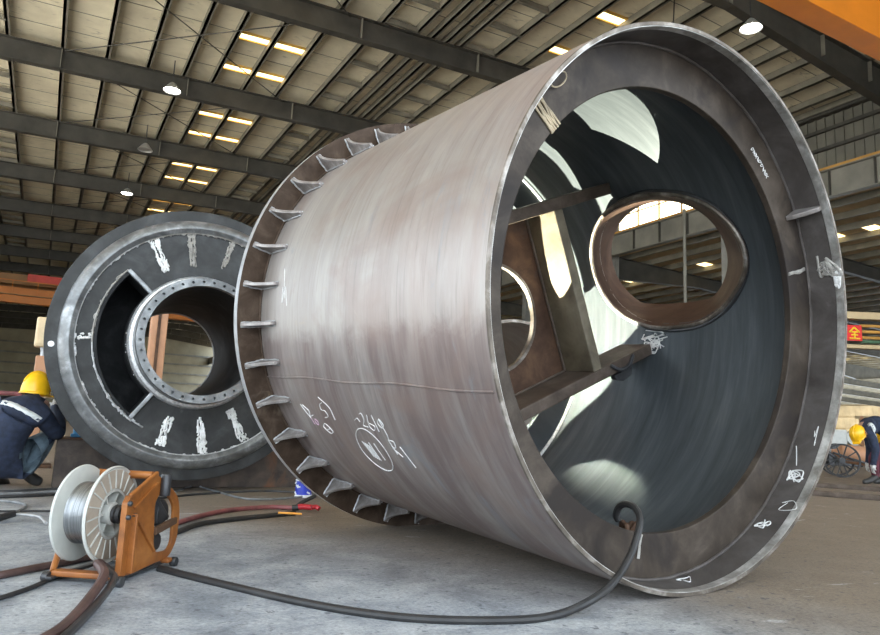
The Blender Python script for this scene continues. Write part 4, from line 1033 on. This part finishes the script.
# crane runway girder and its orange rail
mb = MB(); ur = UR-.75; mb.box(ur-.012, ur+.012, V0, V1, 8.98, 9.92); mb.box(ur-.17, ur+.17, V0, V1, 9.9, 9.94); mb.box(ur-.14, ur+.14, V0, V1, 8.95, 8.98); trim(mb, M['runway'])
mb = MB(); v = V0+.3
while v < 70: mb.box(ur-.14, ur-.012, v-.012, v+.012, 8.98, 9.9); v += 1.55
trim(mb, M['roof_steel'])
mb = MB(); mb.box(ur-.04, ur+.04, V0, V1, 9.94, 10.08); trim(mb, M['rail'])
mb = MB(); mb.box(ur+.2, UR-.0, V0, V1, 9.9, 9.95); trim(mb, M['roof_steel'])
mb = MB(); mb.tube([(UR-.9, 20.3, 0), (UR-.9, 20.3, 10.1)], .07, 10); trim(mb, M['runway'])

# lower bay beyond the open side
mb = MB(); mb.add([(UR, V0, rz2(UR)), (UB, V0, rz2(UB)), (UB, 70, rz2(UB)), (UR, 70, rz2(UR)), (UR, V0, rz2(UR)+.08), (UB, V0, rz2(UB)+.08), (UB, 70, rz2(UB)+.08), (UR, 70, rz2(UR)+.08)],
    [(0, 1, 2, 3), (7, 6, 5, 4), (0, 4, 5, 1), (1, 5, 6, 2), (2, 6, 7, 3), (3, 7, 4, 0)]); o = st(mb, 'ceiling.001', M['bayroof'])
u = UR+.7
while u < UB:
    mb = MB(); mb.box(u-.05, u+.05, V0, 70, rz2(u)-.26, rz2(u)-.0); trim(mb, M['purlin']); u += 1.42
for v in RV[1:9]:
    mb = MB()
    for (ua, ub, da, db) in ((UR, 29., 1.1, .62), (29., 60., .62, .62), (60., 66., .62, 1.3), (66., 72., 1.3, .62), (72., UB, .62, .62)):
        za, zb = rz2(ua)-.26, rz2(ub)-.26
        for (k0a, k1a, k0b, k1b, w) in ((0, .03, 0, .03, .13), (.03, da-.03, .03, db-.03, .012), (da-.03, da, db-.03, db, .13)):
            mb.add([(ua, v-w, za-k1a), (ub, v-w, zb-k1b), (ub, v+w, zb-k1b), (ua, v+w, za-k1a), (ua, v-w, za-k0a), (ub, v-w, zb-k0b), (ub, v+w, zb-k0b), (ua, v+w, za-k0a)],
               [(0, 1, 2, 3), (7, 6, 5, 4), (0, 4, 5, 1), (1, 5, 6, 2), (2, 6, 7, 3), (3, 7, 4, 0)])
    trim(mb, M['roof_steel'])
    mb = MB(); u = UB-.4; mb.box(u-.25, u+.25, v-.016, v+.016, 0, rz2(u)); mb.box(u-.25, u-.22, v-.15, v+.15, 0, rz2(u)); trim(mb, M['column'])
for v0 in RV[0:8]:
    for (ua, ub) in ((28.0, 29.4), (61., 63.), (73., 75.)):
        for dv in (3.9, 5.45):
            mb = MB(); z0 = rz2(ua)-.035; mb.add([(ua, v0+dv-.25, rz2(ua)-.03), (ub, v0+dv-.25, rz2(ub)-.03), (ub, v0+dv+.25, rz2(ub)-.03), (ua, v0+dv+.25, rz2(ua)-.03), (ua, v0+dv-.25, rz2(ua)-.01), (ub, v0+dv-.25, rz2(ub)-.01), (ub, v0+dv+.25, rz2(ub)-.01), (ua, v0+dv+.25, rz2(ua)-.01)],
                [(3, 2, 1, 0), (4, 5, 6, 7), (0, 1, 5, 4), (1, 2, 6, 5), (2, 3, 7, 6), (3, 0, 4, 7)]); window(mb, M['skylight'])
mb = MB(); mb.box(UB, UB+.15, V0, 70, 0, rz2(UB)+.1); st(mb, 'wall_right.001', M['baywall'])
mb = MB(); v = V0
while v < 70: mb.box(UB-.06, UB, v-.05, v+.05, .1, 7.8); v += .9
for z in (1.2, 2.8, 4.6, 6.4): mb.box(UB-.2, UB-.06, V0, 70, z-.08, z+.08)
trim(mb, M['baywall'])
mb = MB(); mb.box(UR, UB, 70, 70.15, 0, 10); st(mb, 'wall_far.001', M['endclad'])
mb = MB(); mb.box(UR, UB, V0-.15, V0, 0, 10); st(mb, 'wall_back', M['cladding'])
# far end wall
mb = MB(); mb.box(UL, UR, V1, V1+.2, 0, 13.2); st(mb, 'wall_far', M['endclad'])
mb = MB()
for z in (1.2, 2.7, 4.2, 5.7, 7.2, 8.7, 10.2): mb.box(UL, UR, V1-.2, V1, z-.12, z+.12)
trim(mb, M['column'])
# left side wall starts beyond the open door bays
mb = MB(); mb.box(UL-.1, UL, 30, V1, 0, rz(UL)); st(mb, 'wall_left', M['endclad'])
mb = MB(); mb.box(UL-.1, UL, V0, 30, 11.4, rz(UL)); st(mb, 'wall_left.001', M['endclad'])

# high bay lamps
def bay_lamp(p, label, glow='lampglow', e=260):
    t = thing('high_bay_lamp', label, 'lamp', Matrix.Translation(p), 'high bay lamps under the hall roof')
    MB().lathe([(.05, .30), (.10, .26), (.26, .05), (.30, 0), (.285, 0), (.245, .05), (.09, .24), (.0, .25)], 32).build('reflector', M['alu'], t, smooth=True)
    MB().lathe([(0, .03), (.26, .03), (.26, .05), (0, .05)], 28).build('diffuser', M[glow], t, smooth=True)
    MB().tube([(0, 0, .29), (0, 0, 1.1)], .02, 8).build('hanger', M['darkmetal'], t)
    l = bpy.data.lights.new('lamp_light', 'SPOT'); l.energy = e; l.spot_size = radians(150); l.shadow_soft_size = .25; l.color = (1, .93, .8)
    lo_ = bpy.data.objects.new('lamp_light', l); COL.objects.link(lo_); lo_.parent = t; lo_.location = (0, 0, -.02)
    return t
bay_lamp(G(172, 91, 11.4), 'bright high bay lamp right under the second roof beam at the upper left')
bay_lamp(G(145, 150, 11.4), 'unlit distant high bay lamp above the upright wheel, middle of the left row', 'alu', 5)
bay_lamp(G(127, 194, 11.4), 'small distant high bay lamp, farthest in the left row, above the upright wheel')
bay_lamp(G(751, 29, 11.5), 'bright high bay lamp above the drum mouth beside the orange crane girder')

# overhead cranes
c1 = thing('overhead_crane', 'big orange overhead crane girder crossing the top right corner', 'crane', frame(H(0, 8.3, 9.72), hX, hY, wZ))
MB().box(UL+.8, UR-.8, 0, .5, 0, 1.25).build('box_girder', M['crane'], c1, bevel=.02)
mb = MB()
mb.box(UL+.8, UR-.8, -.03, .53, -.02, .0); mb.build('bottom_flange', M['crane'], c1)
MB().box(UR-1.2, UR-.55, -1.2, 1.9, .1, .55).build('end_carriage', M['darkmetal'], c1, bevel=.02)
MB().box(UL+.8, UR-.8, -.9, -.02, 1.2, 1.25).build('walkway', M['cranebrown'], c1)
c2 = thing('overhead_crane', 'distant orange and red overhead crane above the crouching worker', 'crane', frame(H(0, 50, 7.0), hX, hY, wZ))
MB().box(UL+.8, UR-.8, 0, .5, .0, .95).build('box_girder', M['crane'], c2, bevel=.02)
MB().box(UL+.8, UR-.8, 2.2, 2.7, 1.0, 1.9).build('box_girder', M['cranebrown'], c2, bevel=.02)
MB().box(UL+.8, 1.5, 1.0, 1.6, 1.3, 1.95).build('rear_girder', M['cranebrown'], c2, bevel=.02)
MB().box(-1.6, 1.6, -.1, .1, 1.38, 1.85).build('name_board', M['redpaint'], c2, bevel=.01)
MB().box(UL+.8, UR-.8, -.25, -.02, .45, .5).build('walkway', M['cranebrown'], c2)
mb = MB()
for k in range(28): mb.box(UL+1+1.35*k, UL+1.05+1.35*k, -.25, -.2, .5, 1.35)
mb.box(UL+.8, UR-.8, -.25, -.2, 1.3, 1.36); mb.build('walkway_rail', M['crane'], c2)

# red banner on the lower bay crane
bY = 21.
A = D(838, 324.5, bY); B = D(862.2, 324.8, bY); Cc = D(838, 340, bY); 
bx = (B-A); bw = bx.length; bx.normalize(); bh = (A-Cc).length; bz = Vector((0, 0, 1)); bx = (bx-bz*bx.dot(bz)).normalized(); by = bz.cross(bx)
ban = thing('red_banner', 'red safety banner with yellow characters hanging at the right of the drum', 'banner', frame(Cc, bx, by, bz))
MB().box(-1.2, bw, 0, .02, -.0, bh).build('cloth', M['banner_red'], ban)
mb = MB(); s_ = bh*.72; ox = bw-.40; oz = bh*.14
def stroke(x0, z0, x1, z1, w=.045, ox=0): mb.bar((ox+x0*s_, -.012, oz+z0*s_), (ox+x1*s_, -.012, oz+z1*s_), .02, w, (0, 1, 0)) if False else mb.tube([(ox+x0*s_, -.01, oz+z0*s_), (ox+x1*s_, -.01, oz+z1*s_)], w*.55, 6)
for a_ in ((.5, 1, .05, .55), (.5, 1, .95, .55), (.25, .58, .75, .58), (.22, .32, .78, .32), (.05, 0, .95, 0), (.5, .58, .5, 0)): stroke(*a_, ox=ox)
ox2 = ox-s_*1.25
for a_ in ((.5, 1.02, .5, .86), (.05, .82, .95, .82), (.05, .82, .05, .66), (.95, .82, .95, .66), (.0, .45, 1., .45), (.45, .7, .22, .22), (.22, .22, .85, 0), (.78, .45, .62, .2), (.62, .2, .1, 0)): stroke(*a_, ox=ox2)
for x_ in (-.6, bw*.5): MB().tube([(x_, .01, bh-.01), (x_, .06, .69)], .008, 6).build('hanging_cord', M['black'], ban)
mb.build('characters', M['banner_yellow'], ban, smooth=True)
# crane girder and pipes that carry the banner
cg = thing('overhead_crane', 'low crane girder with orange pipes carrying the red banner', 'crane', frame(Cc, bx, by, bz))
MB().box(-3, 9, .05, .4, .68, .9).build('box_girder', M['bayroof'], cg, bevel=.02)
for z in (.12, .30, .48): MB().tube([(bw+.02, .1, z), (9, .1, z)], .045, 8).build('pipe', M['rail'], cg, smooth=True)
MB().tube([(bw+.02, .12, .0), (9, .12, .0)], .05, 8).build('pipe', plain('green_pipe', (.08, .16, .09)), cg, smooth=True)
MB().box(-3, 9, .05, .3, -.22, -.10).build('lower_girder', M['bayroof'], cg, bevel=.02)
for x in (-1.5, bw+1.3, 5.): MB().box(x-.05, x+.05, .1, .3, -.2, .7).build('hanger', M['roof_steel'], cg)

# ------------------------------------------------------------------ daylight
w = bpy.data.worlds.new('world'); S.world = w; w.use_nodes = True
wn = w.node_tree; bg = wn.nodes['Background']
bg.inputs[0].default_value = (.78, .89, 1.0, 1); bg.inputs[1].default_value = 5.0
# daylight falling through the big open door bays on the left side of the hall and the open end behind
def area(name, p, d, sx, sy, e, c):
    l = bpy.data.lights.new(name, 'AREA'); l.shape = 'RECTANGLE'; l.size = sx; l.size_y = sy; l.energy = e; l.color = c
    o = bpy.data.objects.new(name, l); COL.objects.link(o); o.location = p
    o.rotation_euler = Vector(d).to_track_quat('-Z', 'Y').to_euler(); return o
sl = bpy.data.lights.new('sun', 'SUN'); sl.energy = 26; sl.color = (1., .94, .84); sl.angle = radians(.6)
so_ = bpy.data.objects.new('sun', sl); COL.objects.link(so_)
sd = (hX*.62+hY*.12+Vector((0, 0, -.78))).normalized(); so_.rotation_euler = sd.to_track_quat('-Z', 'Y').to_euler()
vs = S.view_settings; S.display_settings.display_device = 'sRGB'
vs.view_transform = 'Standard'; vs.look = 'None'; vs.gamma = 1; vs.use_curve_mapping = False; vs.exposure = 0.
